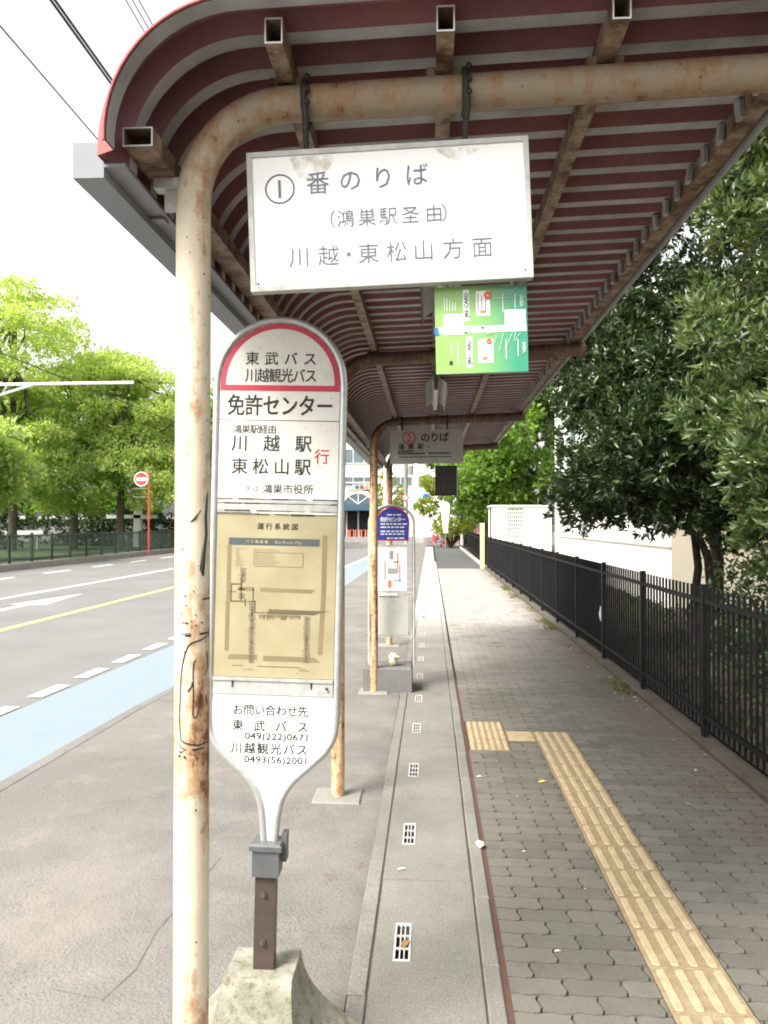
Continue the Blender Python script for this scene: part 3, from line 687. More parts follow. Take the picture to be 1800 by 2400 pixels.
for z, a, b_ in ((-.045, -.30, -.14), (-.07, -.30, -.03), (-.07, .02, .25)):
    q = a
    while q < b_: rect(m, q, q+.017, z-.010, z+.010, Y); q += .024
rect(m, -.30, .26, -.112, -.103, Y)
obj('lettering', m, 'ink', p, local=True)
# green advert packet under the first sign
A = root('advert_panel', 'green plastic wrapped advert panel hung below the nearest white sign', 'advert', (.132, 2.085, 2.29), (0, -.02, 0))
obj('panel', MB().box(-.118, .118, -.006, .006, -.112, .112), 'ad_green', A, local=True)
ap = A.children[0]
ka = .236/1365.; ax = lambda zx: (zx-835)*ka; azz = lambda zy: -(zy-690)*ka
def arect(m, a, b_, c_, d, mi=0, y=-.0068): rect(m, ax(a), ax(b_), azz(d), azz(c_), y, mi)
m = MB()
arect(m, 200, 1500, 640, 735); arect(m, 275, 570, 455, 760, y=-.0072); arect(m, 1185, 1490, 415, 720, y=-.0072); arect(m, 572, 662, 90, 560, y=-.0070); arect(m, 608, 695, 800, 1255, y=-.0070)
arect(m, 765, 970, 120, 490); arect(m, 780, 1005, 840, 1190)
for q in range(5): arect(m, 290+q*40, 300+q*40, 200+q*20, 400)
obj('white_patch', m, 'white_panel', ap, local=True)
m = MB(); rot = Matrix.Rotation(R(-90), 4, 'Y')
def vtext(m, s, zx, zy0, zy1, h, y=-.0078):
    cx = ax(zx); z0, z1 = azz(zy1), azz(zy0); mm = Matrix.Translation((cx, y, z0)) @ rot
    latin(m, s, 0, z1-z0, 0, h*ka, 0, .03, mat=mm)
vtext(m, 'JRE CARD', 618, 145, 510, 55); vtext(m, 'JRE CARD', 648, 840, 1210, 55)
for q in range(3):
    arect(m, 790+q*55, 800+q*55, 160+q*30, 440, y=-.0076); arect(m, 810+q*55, 818+q*55, 880, 1120, y=-.0076)
arect(m, 835, 870, 655, 685, y=-.0079); arect(m, 590, 620, 715, 740, y=-.0079); arect(m, 350, 400, 1150, 1210, y=-.0072)
obj('lettering', m, 'ink', ap, local=True)
m = MB(); vtext(m, 'VIEW', 1435, 205, 375, 50); vtext(m, 'VIEW', 1462, 900, 1060, 50)
for zx, a, b_ in ((1155, 170, 450), (1335, 170, 400), (1190, 850, 1150), (1365, 850, 1110), (480, 850, 1200), (380, 880, 1080)): arect(m, zx, zx+12, a, b_, y=-.0072)
obj('pale_print', m, 'pale_print', ap, local=True)
m = MB(); m.tube([(ax(935)+.006*math.cos(R(a)), -.0082, azz(190)+.007*math.sin(R(a))) for a in range(0, 360, 30)], .004, 4, closed=True); m.tube([(ax(945)+.005*math.cos(R(a)), -.0082, azz(870)+.005*math.sin(R(a))) for a in range(0, 360, 30)], .003, 4, closed=True)
arect(m, 820, 900, 410, 450, y=-.0079); arect(m, 840, 920, 1100, 1150, y=-.0079)
obj('red_print', m, 'orange', ap, local=True)
obj('blue_corner', MB().box(ax(140), ax(200), -.0085, -.0065, azz(755), azz(650)), 'bright_blue', ap, local=True)
# crinkled clear wrap: its reflections drawn as a few thin pale ridges
m = MB(); rw = random.Random(3)
for (a, b_, c_, d) in ((1280, 180, 1460, 20), (1000, 240, 1270, 240), (1100, 1020, 1160, 760), (1200, 960, 1290, 760), (1310, 880, 1330, 750), (1330, 880, 1410, 770), (900, 760, 1050, 740), (1020, 900, 1050, 760), (1170, 60, 1340, 60)):
    m.tube([(ax(a), -.0085, azz(b_)), ((ax(a)+ax(c_))/2+rw.uniform(-.003, .003), -.0092, (azz(b_)+azz(d))/2), (ax(c_), -.0085, azz(d))], .0005, 5)
obj('wrap_glint', m, 'pale_print', ap, local=True)
obj('hook', MB().tube([(-.08, 0, .112), (-.08, 0, .135)], .003, 6).tube([(.08, 0, .112), (.08, 0, .135)], .003, 6), 'alu', A, local=True)
A2 = root('timetable_panel', 'dark timetable panel hung below the grey shaded sign', 'sign', (.169, 8.6, 2.245))
tp = obj('panel', MB().box(-.115, .115, -.01, .01, -.16, .16), 'ink', A2, local=True)
m = MB()
for i in range(9):
    q = -.095; z = .13-.03*i
    while q < .09: w_ = rnd.uniform(.015, .05); rect(m, q, min(q+w_, .1), z-.006, z+.006, -.0108); q += w_+.014
obj('print', m, 'brown_post', tp, local=True)
obj('edge', MB().box(.1155, .122, -.012, .012, -.165, .165), 'alu', A2, local=True)
obj('hook', MB().tube([(-.08, 0, .16), (-.08, 0, .187)], .004, 6).tube([(.08, 0, .16), (.08, 0, .187)], .004, 6), 'alu', A2, local=True)
# fluorescent lamps under the middle purlin
def lamp(y0, y1, label):
    r = root('tube_lamp', label, 'lamp', (.045, (y0+y1)/2, 2.95), group='tube lamps under the shelter roof')
    zb = 2.79; m = MB()
    m.box(.02, .07, y0, y1, zb+.03, zb+.075); hs_ = obj('housing', m, 'reflector', r)
    for s in (-1, 1):
        m = MB(); k = 0
        A_ = [(.045+s*.026, zb+.06), (.045+s*.075, zb+.02), (.045+s*.082, zb-.03)]
        for (a, b_) in zip(A_, A_[1:]):
            m.poly([(a[0], y0, a[1]), (b_[0], y0, b_[1]), (b_[0], y1, b_[1]), (a[0], y1, a[1])]); m.poly([(a[0]+s*.003, y1, a[1]), (b_[0]+s*.003, y1, b_[1]), (b_[0]+s*.003, y0, b_[1]), (a[0]+s*.003, y0, a[1])])
        obj('reflector', m, 'reflector', r)
    obj('tube', MB().tube([(.045, y0+.02, zb), (.045, y1-.02, zb)], .016, 10), 'tube', r, smooth=True)
    m = MB(); m.tube([(.045, y0+.15, zb+.07), (.045, y0+.15, 2.945)], .012, 8); m.tube([(.045, y1-.15, zb+.07), (.045, y1-.15, 2.945)], .012, 8); m.box(.03, .06, y0-.02, y0+.02, zb-.03, zb+.09); m.box(.03, .06, y1-.02, y1+.02, zb-.03, zb+.09)
    obj('hanger', m, 'holder', r)
lamp(2.85, 4.0, 'old tube lamp half hidden behind the green advert panel')
lamp(5.85, 7.05, 'old tube lamp with flared grey reflectors between second and third beams')

# ------------------------------------------------------------------ near bus stop marker
T = root('bus_stop_marker', 'tall arched white bus stop marker with red border on concrete base', 'bus stop sign', (-.548, 2.69, .30), (0, .0225, 0))
ZB = .30
W = lambda z: z-ZB
prof = [(.2155, W(1.157)), (.209, W(1.087)), (.181, W(1.033)), (.134, W(.986)), (.080, W(.936)), (.046, W(.889)), (.028, W(.832)), (.019, W(.744)), (.018, W(.70))]
arc_c = W(2.262)
def smoothp(pts, n=5):
    P = [Vector((a, 0, b_)) for a, b_ in pts]; out = []
    for i in range(len(P)-1):
        p0, p1, p2, p3 = P[max(i-1, 0)], P[i], P[i+1], P[min(i+2, len(P)-1)]
        for t in np.linspace(0, 1, n, endpoint=False): out.append(.5*((2*p1)+(p2-p0)*t+(2*p0-5*p1+4*p2-p3)*t*t+(3*p1-p0-3*p2+p3)*t**3))
    out.append(P[-1]); return out
side = smoothp(prof)
path = [(-p.x, 0, p.z) for p in reversed(side)]+[(-.2155, 0, z) for z in np.linspace(W(1.3), arc_c, 4)]
path += [(.2155*math.cos(R(a)), 0, arc_c+.2155*math.sin(R(a))) for a in range(172, 7, -8)]
path += [(.2155, 0, z) for z in np.linspace(arc_c, W(1.3), 4)]+[(p.x, 0, p.z) for p in side]
obj('tube_frame', MB().tube(path, .0125, 12), 'alu', T, local=True, smooth=True)
# backing plate and panels
hw = .203
def plate(m, z0, z1, y0, y1, h=hw): m.box(-h, h, y0, y1, z0, z1)
archp = lambda h, zb, n=16: [(-h, zb)]+[(h, zb)]+[(h*math.cos(R(a)), arc_c+h*math.sin(R(a))) for a in np.linspace(0, 180, n)]
m = MB(); m.prism(archp(hw, W(2.138)), -.006, .006)
hp = obj('head_panel', m, 'aged', T, local=True)
m = MB(); inner, outer = hw-.0185, hw-.001
A_ = [(outer, W(2.236))]+[(outer*math.cos(R(a)), arc_c+outer*math.sin(R(a))) for a in np.linspace(0, 180, 33)]+[(-outer, W(2.236))]
B_ = [(inner, W(2.256))]+[(inner*math.cos(R(a)), arc_c+inner*math.sin(R(a))) for a in np.linspace(0, 180, 33)]+[(-inner, W(2.256))]
for i in range(len(A_)-1): m.poly([(B_[i][0], -.0066, B_[i][1]), (A_[i][0], -.0066, A_[i][1]), (A_[i+1][0], -.0066, A_[i+1][1]), (B_[i+1][0], -.0066, B_[i+1][1])])
m.poly([(-outer, -.0066, W(2.236)), (outer, -.0066, W(2.236)), (inner, -.0066, W(2.256)), (-inner, -.0066, W(2.256))])
obj('red_border', m, 'red_print', hp, local=True)
Y = -.0068; off = lambda z: -.0  # lettering
m = MB()
line(m, '東武バス', -.118, .122, W(2.346), .043, Y, .010); line(m, '川越観光バス', -.118, .124, W(2.289), .045, Y, .010, sx=.043)
line(m, '免許センター', -.176, .182, W(2.188), .068, Y, .014, sx=.062)
obj('lettering', m, 'ink', hp, local=True)
m = MB(); plate(m, W(1.872), W(2.1355), -.006, .006); dp = obj('route_panel', m, 'aged', T, local=True)
m = MB(); line(m, '鴻巣駅経由', -.157, -.008, W(2.107), .029, Y, .005)
for ch_, u in (('川', -.132), ('越', -.0237), ('駅', .0845)): put_glyph(m, ch_, u, W(2.060), .058, .059, Y, .011)
for ch_, u in (('東', -.131), ('松', -.0595), ('山', .0125), ('駅', .0835)): put_glyph(m, ch_, u, W(1.982), .058, .058, Y, .011)
line(m, '鴻巣市役所', -.050, .121, W(1.907), .031, Y, .008)
obj('lettering', m, 'ink', dp, local=True)
m = MB(); put_glyph(m, '行', .148, W(2.018), .053, .053, Y, .008); line(m, '次は', -.112, -.064, W(1.907), .021, Y, .005)
obj('red_lettering', m, 'red_print', dp, local=True)
m = MB(); plate(m, W(2.1358), W(2.1382), -.0063, .0063)
rs_ = random.Random(11)
for zc in (1.8715, 1.8565, 1.832, 1.8205):
    q = -hw
    while q < hw: L_ = rs_.uniform(.02, .09); h_ = rs_.uniform(.0008, .0028); rect(m, q, min(q+L_, hw), W(zc)-h_, W(zc)+h_, -.0076); q += L_+rs_.choice([0, 0, .004, .02])
obj('seam', m, 'seal', T, local=True)
m = MB(); plate(m, W(1.826), W(1.870), -.0072, .004); obj('rail', m, 'alu_dull', T, local=True)
m = MB(); plate(m, W(1.274), W(1.824), -.005, .005); mp = obj('route_map', m, 'yellowed', T, local=True, label='yellowed route map sheet')
m = MB(); plate(m, W(1.216), W(1.272), -.0085, .004); m.box(-hw, hw, -.013, -.0085, W(1.262), W(1.272)); rl = obj('rail', m, 'alu_dull', T, local=True)
m = MB()
for u in (-.136, .130): m.poly([(u-.004, -.0092, W(1.26)), (u-.002, -.0092, W(1.238)), (u+.003, -.0092, W(1.238)), (u+.005, -.0092, W(1.26))])
m.sphere((.182, -.009, W(1.243)), .005, n=6, m=4); m.sphere((.188, -.009, W(1.233)), .003, n=6, m=4)
obj('clip', m, 'seal', rl, local=True)
lowp = [(-hw+.004, W(1.214)), (hw-.004, W(1.214))]; sp = [p for p in side]
lp = [(max(p.x-.009, .006), p.z) for p in sp if p.z < W(1.16)]
pts = [(-hw+.002, W(1.214))]+[(-x, z) for x, z in lp]+[(x, z) for x, z in reversed(lp)]+[(hw-.002, W(1.214))]
m = MB(); m.prism(pts, -.004, .004); cp = obj('contact_panel', m, 'white_panel', T, local=True)
m = MB(); Y = -.0048
line(m, 'お問い合わせ先', -.134, .122, W(1.164), .035, Y, .013); line(m, '東武バス', -.134, .122, W(1.112), .036, Y, .015); line(m, '川越観光バス', -.136, .122, W(1.036), .036, Y, .015)
latin(m, '049(222)0671', -.091, .121, W(1.077), .022, Y, .022); latin(m, '0493(56)2001', -.091, .119, W(.999), .022, Y, .022)
obj('lettering', m, 'ink', cp, local=True)
m = MB(); latin(m, 'TEL', -.134, -.107, W(1.077), .02, Y, 0); latin(m, 'TEL', -.134, -.107, W(.999), .02, Y, 0); obj('faded_lettering', m, 'faint', cp, local=True)
# map print
q_ = .0002745; mu = lambda zx: (zx-843)*q_; mz = lambda zy: W(1.7985-zy*q_)
def mr(m, a, b_, c_, d, mi, y=-.0056): rect(m, mu(a), mu(b_), mz(d), mz(c_), y, mi)
m = MB(); rp = random.Random(5)
line(m, '運行系統図', mu(605), mu(1108), mz(66), .021, -.0058, .012, 0)
mr(m, 255, 1378, 212, 300, 3); mr(m, 1410, 1470, 160, 900, 2); m.poly([(mu(1385), -.0056, mz(1620)), (mu(1440), -.0056, mz(1620)), (mu(1470), -.0056, mz(900)), (mu(1410), -.0056, mz(900))], 2)
mr(m, 240, 292, 300, 980, 4, -.0054); mr(m, 235, 285, 985, 1600, 4)
mr(m, 380, 580, 812, 860, 2); m.poly([(mu(660), -.0056, mz(868)), (mu(1290), -.0056, mz(872)), (mu(1335), -.0056, mz(828)), (mu(660), -.0056, mz(815))], 2)
m.poly([(mu(755), -.0057, mz(1138)), (mu(1330), -.0057, mz(1138)), (mu(1400), -.0057, mz(1110)), (mu(1530), -.0057, mz(1085)), (mu(770), -.0057, mz(1078))], 1)
m.poly([(mu(270), -.0056, mz(1700)), (mu(640), -.0056, mz(1700)), (mu(640), -.0056, mz(1640)), (mu(300), -.0056, mz(1640))], 4)
m.poly([(mu(715), -.0056, mz(1712)), (mu(1425), -.0056, mz(1712)), (mu(1340), -.0056, mz(1650)), (mu(715), -.0056, mz(1645))], 2)
for a, b_, c_, d in ((295, 430, 772, 790), (293, 307, 780, 995), (293, 480, 983, 1000), (260, 360, 872, 882), (500, 600, 985, 1000), (415, 432, 700, 980), (565, 580, 830, 1000), (590, 605, 975, 1130), (595, 760, 1118, 1130), (390, 470, 835, 850), (470, 485, 960, 1050), (650, 1160, 1775, 1783), (330, 470, 1772, 1780), (580, 1180, 385, 390), (1175, 1182, 390, 560), (580, 1180, 556, 561)): mr(m, a, b_, c_, d, 1)
for (x0, x1, y0, y1, w_, step) in ((520, 612, 1010, 1745, 38, 15), (1195, 1292, 1155, 1720, 40, 15), (385, 490, 582, 760, 42, 15), (385, 475, 890, 960, 36, 15)):
    xm = (x0+x1)/2; mr(m, xm-4, xm+4, y0, y1, 1, -.0058); y = y0
    while y < y1:
        l_, r_ = rp.uniform(.35, 1)*w_, rp.uniform(.4, 1)*w_
        mr(m, xm-8-l_, xm-8, y, y+6, 1, -.0059); mr(m, xm+9, xm+9+r_, y+2, y+8, 1, -.0059)
        if rp.random() < .3: mr(m, xm-10, xm+10, y, y+9, 0, -.0060)
        y += step
for (x0, x1, y0, y1, mi) in ((345, 470, 345, 560, 4), (560, 1100, 345, 552, 2), (1200, 1330, 168, 186, 2), (480, 640, 1780, 1822, 1), (1160, 1330, 1780, 1830, 1), (1120, 1250, 1850, 1880, 4)):
    y = y0
    while y < y1:
        q = x0
        while q < x1*(.75 if rp.random() < .5 else 1): L_ = rp.uniform(10, 45); mr(m, q, min(q+L_, x1), y, y+5.5, mi, -.0059); q += L_+rp.uniform(4, 12)
        y += 19
x = 655
while x < 1160: L_ = rp.uniform(25, 70); mr(m, x, x+rp.uniform(7, 13), 1145, 1145+L_, 1, -.0059); x += 19
obj('map_print', m, ['ink', 'ink_brown', 'ink_tan', 'ink_dark', 'ink_tan'], mp, local=True)
m = MB(); line(m, 'バス路線図', mu(470), mu(740), mz(256), .0105, -.0062, .02); latin(m, 'Bus Route Map', mu(830), mu(1165), mz(258), .0095, -.0062, .01); obj('map_title', m, 'yellowed', mp, local=True)
# holder, post, bolts, base
m = MB(); m.box(-.049, .040, -.040, .040, W(.622), W(.712)); m.bbox(-.058, .049, -.048, .046, W(.709), W(.731), .006); m.box(.041, .058, .0, .045, W(.66), W(.752)); obj('holder', m, 'holder', T, local=True)
m = MB(); m.box(-.040, .028, -.024, .024, -.06, W(.621)); pst = obj('post', m, 'brown_post', T, local=True)
m = MB()
for z in (W(.56), W(.402)): m.tube([(-.010, -.024, z), (-.010, -.030, z)], .0115, 6); m.tube([(-.010, -.030, z), (-.010, -.037, z)], .006, 8)
obj('bolt', m, 'bolt', pst, local=True)
def block_mesh():
    m = MB(); NZ, NS = 12, 6; y0, y1 = -.082, .112
    def hwf(z, s, sgn):
        t = 1-z/.30; fl_ = (t**2.2)*(.02+.21*s) if sgn > 0 else t*.055+(t**2.2)*.16*s
        return .112+t*.012+fl_
    ring = []
    for i in range(NZ+1):
        z = -.29+.30*i/NZ if i < NZ else .012; zz_ = .30*i/NZ
        t = 1-i/NZ; row = []
        fy, by = y0-.045*t-(.014 if i < NZ else 0), y1+.05*t
        for s in np.linspace(0, 1, NS): row.append((hwf(zz_, s, 1), fy+(by-fy)*s, z))
        for s in np.linspace(1, 0, NS): row.append((-hwf(zz_, s, -1), fy+(by-fy)*s, z))
        ring.append(row)
    n = len(ring[0])
    for row in ring: m.v += row
    for i in range(NZ):
        for j in range(n): j2 = (j+1) % n; m.f.append((i*n+j, i*n+j2, (i+1)*n+j2, (i+1)*n+j)); m.mi.append(0)
    m.f.append(tuple(NZ*n+j for j in range(n))); m.mi.append(0); return m
bm = block_mesh(); bm.v = [(v[0]-.012, v[1], v[2]) for v in bm.v]
o = obj('base_block', bm, 'moss_concrete', T, local=True, smooth=True); o.rotation_euler = (0, -.0225, 0)

# ------------------------------------------------------------------ second bus stop marker
T2 = root('bus_stop_marker', 'bus stop marker with blue arched head behind the third shelter pipe', 'bus stop sign', (-.42, 8.8, 0))
bk = MB().bbox(-.712, -.195, 8.555, 9.02, -.02, .255, .012); obj('base_block', bk, 'shaded_block', T2)
def fr(y, hwid, zt, r, zc): 
    P = [(-.42-hwid, y, z) for z in np.linspace(.25, zc, 8)]+[(-.42+hwid*math.cos(R(a)), y, zc+(zt-zc)*math.sin(R(a))) for a in range(170, 5, -10)]+[(-.42+hwid, y, z) for z in np.linspace(zc, .25, 8)]
    return MB().tube(P, r, 10)
obj('tube_frame', fr(8.80, .245, 1.99, .013, 1.80), 'alu_dull', T2, smooth=True); obj('tube_frame', fr(9.0, .235, 1.985, .013, 1.80), 'holder', T2, smooth=True)
pts = [(-.575, 1.605), (-.235, 1.605), (-.225, 1.80)]+[(-.405+.18*math.cos(R(a)), 1.80+.165*math.sin(R(a))) for a in range(10, 171, 10)]+[(-.585, 1.80)]
bb = obj('head_panel', MB().prism(pts, 8.795, 8.805), 'blue_sign', T2)
m = MB(); m.tube([(p[0], 8.793, p[1]) for p in pts], .0045, 5, closed=True); obj('red_rim', m, 'red_print', bb)
m = MB(); line(m, '免許センター', -.545, -.265, 1.835, .05, 8.7935, .02)
for z, n_ in ((1.885, 2), (1.785, 4), (1.75, 5), (1.705, 5), (1.675, 3), (1.63, 2)):
    q = -.54 if n_ > 2 else -.47
    while q < (-.27 if n_ > 2 else -.34): L_ = rp.uniform(.02, .06); rect(m, q, q+L_, z-.007, z+.007, 8.7935); q += L_+.012
obj('lettering', m, 'pale_print', bb)
obj('cross_rail', MB().box(-.66, -.18, 8.79, 8.81, 1.535, 1.555).box(-.66, -.18, 8.79, 8.81, 1.03, 1.05).box(-.66, -.18, 8.79, 8.81, .99, 1.005).box(-.66, -.18, 8.79, 8.81, .55, .57), 'alu_dull', T2)
m2 = obj('map_panel', MB().box(-.57, -.255, 8.786, 8.789, 1.06, 1.53), 'white_panel', T2)
m = MB()
for (a, b_, c_, d, i) in ((-.44, -.40, 1.40, 1.49, 0), (-.40, -.34, 1.36, 1.38, 1), (-.36, -.345, 1.25, 1.47, 1), (-.50, -.48, 1.18, 1.38, 0), (-.46, -.36, 1.24, 1.30, 0), (-.34, -.32, 1.16, 1.34, 0), (-.46, -.42, 1.09, 1.17, 1), (-.40, -.30, 1.16, 1.175, 0)):
    rect(m, a, b_, c_, d, 8.7855, i)
obj('print', m, ['faint', 'orange'], m2)
obj('lower_panel', MB().box(-.585, -.24, 8.786, 8.794, .575, .985), 'shaded_board', T2)
obj('cap', MB().box(-.56, -.36, 8.77, 8.80, 1.006, 1.028), 'white_paint', T2)
rr = random.Random(21)
def crumple(name, c, r, mat, label, cat='litter', sq=.6, seed=1, group=None):
    q = random.Random(seed); m = MB().sphere(c, r, n=9, m=6)
    m.v = [(c[0]+(v[0]-c[0])*q.uniform(.6, 1.25), c[1]+(v[1]-c[1])*q.uniform(.6, 1.25), c[2]+(v[2]-c[2])*sq*q.uniform(.7, 1.2)) for v in m.v]
    return obj(name, m, mat, label=label, cat=cat, origin=(c[0], c[1], c[2]-r*sq), group=group)
crumple('crumpled_bag', (-.40, 8.72, .325), .07, 'pale_leaf', 'crumpled beige bag lying on the second marker base', sq=1, seed=4)

# ------------------------------------------------------------------ right fence
F = root('fence', 'black metal bar fence along the right side of the pavement', 'fence', (2.25, 2.8, .07))
post_m = MB().box(-.024, .024, -.03, .03, .05, 1.29); rail_y = 1.92
p_ys = [6.78+1.917*k for k in range(-2, 14)]
pb = bb_ = None
for k, y in enumerate(p_ys):
    if pb is None: pb = obj('post', post_m, 'black_fence', F, local=True)
    o = pb if k == 0 else pb.copy()
    if k: C.objects.link(o)
    o.location = (0, y-2.8, -.07)
bar_m = MB().box(-.009, .009, -.0095, .0095, .0, 1.155)
nb = 0; restb = MB()
for k in range(len(p_ys)-1):
    for j in range(1, 18):
        y = p_ys[k]+1.917*j/18
        if nb < 230:
            if bb_ is None: bb_ = obj('bar', bar_m, 'black_fence', F, local=True); o = bb_
            else: o = bb_.copy(); C.objects.link(o)
            o.location = (0, y-2.8, .045); nb += 1
        else: restb.box(2.241, 2.259, y-.0095, y+.0095, .115, 1.27)
if restb.v: obj('bar', restb, 'black_fence', F, kind='stuff')
for z in (.20, 1.135): obj('rail', MB().box(2.232, 2.2405, p_ys[0], p_ys[-1], z, z+.035).box(2.2595, 2.266, p_ys[0], p_ys[-1], z, z+.035), 'black_fence', F)
o = setp(obj('plastic_strip', MB().tube([(2.205, 10.6, .72), (2.20, 10.61, .62), (2.205, 10.6, .53)], [.006, .016, .005], 6), 'pale_print', origin=(2.2, 10.6, .62)), 'pale strip of plastic stuck to a fence post', 'litter')
F2 = root('fence', 'far stretch of black fence beyond the yellow post beside the dark driveway', 'fence', (2.3, 34, 0))
m = MB(); m2_ = MB()
y = 33.5
while y < 66: x = 2.30+.42*(y-33.5)/32; m.box(x-.012, x+.012, y-.012, y+.012, .06, 1.24); y += .15
obj('bar', m, 'black_fence', F2, kind='stuff')
m = MB()
for z in (.2, 1.1): m.tube([(2.3, 33.4, z), (2.72, 66, z)], .03, 5)
obj('rail', m, 'black_fence', F2)
for k in range(17):
    y = 33.5+2*k; x = 2.30+.42*(y-33.5)/32; obj('post', MB().box(x-.03, x+.03, y-.03, y+.03, 0, 1.28), 'black_fence', F2)
setp(obj('kerb', MB().bbox(2.13, 2.28, 32.5, 66, -.08, .10, .01), 'concrete_light', kind='structure'))
yp = root('yellow_post', 'pale yellow post at the end of the paved path', 'post', (2.08, 32.4, 0))
obj('post', MB().box(2.0, 2.16, 32.38, 32.46, 0, 1.76), 'yellow_post', yp); obj('cap', MB().box(1.99, 2.17, 32.37, 32.47, 1.76, 1.80), 'white_paint', yp)

# ------------------------------------------------------------------ foliage
def leaf_mesh(name, pos, dirs, size, mat, parent, rng, wide=.32, fold=.15, tri4=True, kind=None):
    """pos, dirs: (n,3); leaves as folded lozenges"""
    n = len(pos); d = dirs/np.linalg.norm(dirs, axis=1, keepdims=True)
    rv = rng.normal(size=(n, 3)); s = np.cross(d, rv); s /= np.linalg.norm(s, axis=1, keepdims=True)+1e-9; u = np.cross(s, d)
    L = size*(.7+.6*rng.random((n, 1))); w_ = L*wide
    if tri4:
        V = np.stack([pos, pos+d*L*.45+s*w_+u*L*fold, pos+d*L*.5, pos+d*L*.45-s*w_+u*L*fold, pos+d*L-u*L*.12], 1).reshape(-1, 3)
        base = np.array([[0, 1, 2], [0, 2, 3], [1, 4, 2], [2, 4, 3]]); nv = 5
    else:
        V = np.stack([pos, pos+d*L*.5+s*w_+u*L*fold, pos+d*L, pos+d*L*.5-s*w_+u*L*fold], 1).reshape(-1, 3)
        base = np.array([[0, 1, 2], [0, 2, 3]]); nv = 4
    T_ = (base[None]+(np.arange(n)*nv)[:, None, None]).reshape(-1, 3)
    off = np.array(ORG[parent.name]) if parent else np.zeros(3)
    me = bpy.data.meshes.new(name); me.vertices.add(len(V)); me.vertices.foreach_set('co', (V-off).astype(np.float32).ravel())
    me.loops.add(T_.size); me.loops.foreach_set('vertex_index', T_.astype(np.int32).ravel())
    me.polygons.add(len(T_)); me.polygons.foreach_set('loop_start', np.arange(0, T_.size, 3, dtype=np.int32)); me.polygons.foreach_set('loop_total', np.full(len(T_), 3, dtype=np.int32))
    me.materials.append(M[mat]); me.update(calc_edges=True); me.validate()
    o = bpy.data.objects.new(name, me); C.objects.link(o)
    if parent: o.parent = parent
    if kind: o['kind'] = kind
    return o
def blob_sprigs(blobs, per, rng, out=.35, shell=.55):
    ps, ds = [], []
    for (cx, cy, cz, rx, ry, rz) in blobs:
        k = max(4, int(per*(rx*ry*rz)**(2/3)))
        v = rng.normal(size=(k, 3)); v /= np.linalg.norm(v, axis=1, keepdims=True)
        rad = shell+(1-shell)*rng.random((k, 1))**.6
        ps.append(np.array([cx, cy, cz])+v*rad*np.array([rx, ry, rz])); ds.append(v+np.array([0, 0, out]))
    return np.concatenate(ps), np.concatenate(ds)
def whorl(ps, ds, nl, rng, spread=.9, back=.06):
    n = len(ps); P = np.repeat(ps, nl, 0)+rng.normal(size=(n*nl, 3))*back; D = np.repeat(ds/np.linalg.norm(ds, axis=1, keepdims=True), nl, 0)+rng.normal(size=(n*nl, 3))*spread
    return P, D
def limb(m, a, b_, r0, r1, rng, n=7, wob=.08):
    a, b_ = np.array(a, float), np.array(b_, float); L = np.linalg.norm(b_-a); pts = []
    for i in range(n):
        t = i/(n-1); p = a+(b_-a)*t
        if 0 < i < n-1: p = p+rng.normal(size=3)*L*wob*.5*math.sin(math.pi*t)
        p[2] += -.0*L; pts.append(tuple(p))
    m.tube(pts, [r0+(r1-r0)*i/(n-1) for i in range(n)], 8)
def make_blobs(env, n, rmin, rmax, rng, flat=.75):
    out = []
    for _ in range(n):
        cx, cy, cz, rx, ry, rz = env[rng.integers(len(env))]
        v = rng.normal(size=3); v /= np.linalg.norm(v); f = .45+.55*rng.random()**.5
        r_ = rmin+(rmax-rmin)*rng.random(); out.append((cx+v[0]*rx*f, cy+v[1]*ry*f, cz+v[2]*rz*f, r_, r_, r_*flat))
    return out
def tree(label, cat, base, trunk, env, nb, rmm, per, nl, size, mat, seed, bark='bark', r0=.16, tri4=True, wide=.3, group=None, spread=.9, name='tree', out=.35, fill=0, flat=.75, back=.06, clip=None, nlimb=14):
    rng = np.random.default_rng(seed); t = root(name, label, cat, base, group=group)
    blobs = make_blobs(env, nb, rmm[0], rmm[1], rng, flat)
    if clip: blobs = [q for q in blobs if clip(q)]
    m = MB(); P = [np.array(base, float)+np.array(p, float) for p in trunk]
    m.tube([tuple(p) for p in P], [r0*(1-.5*i/(len(P)-1)) for i in range(len(P))], 10)
    for q in blobs[:nlimb]:
        k = rng.integers(max(1, len(P)-3), len(P)); limb(m, P[k], q[:3], r0*.42, r0*.1, rng)
    obj('trunk', m, bark, t, smooth=True)
    ps, ds = blob_sprigs(blobs, per, rng, out); Pp, D = whorl(ps, ds, nl, rng, spread, back)
    if clip: pass
    leaf_mesh('crown', Pp, D, size, mat, t, rng, wide, .12, tri4)
    return t
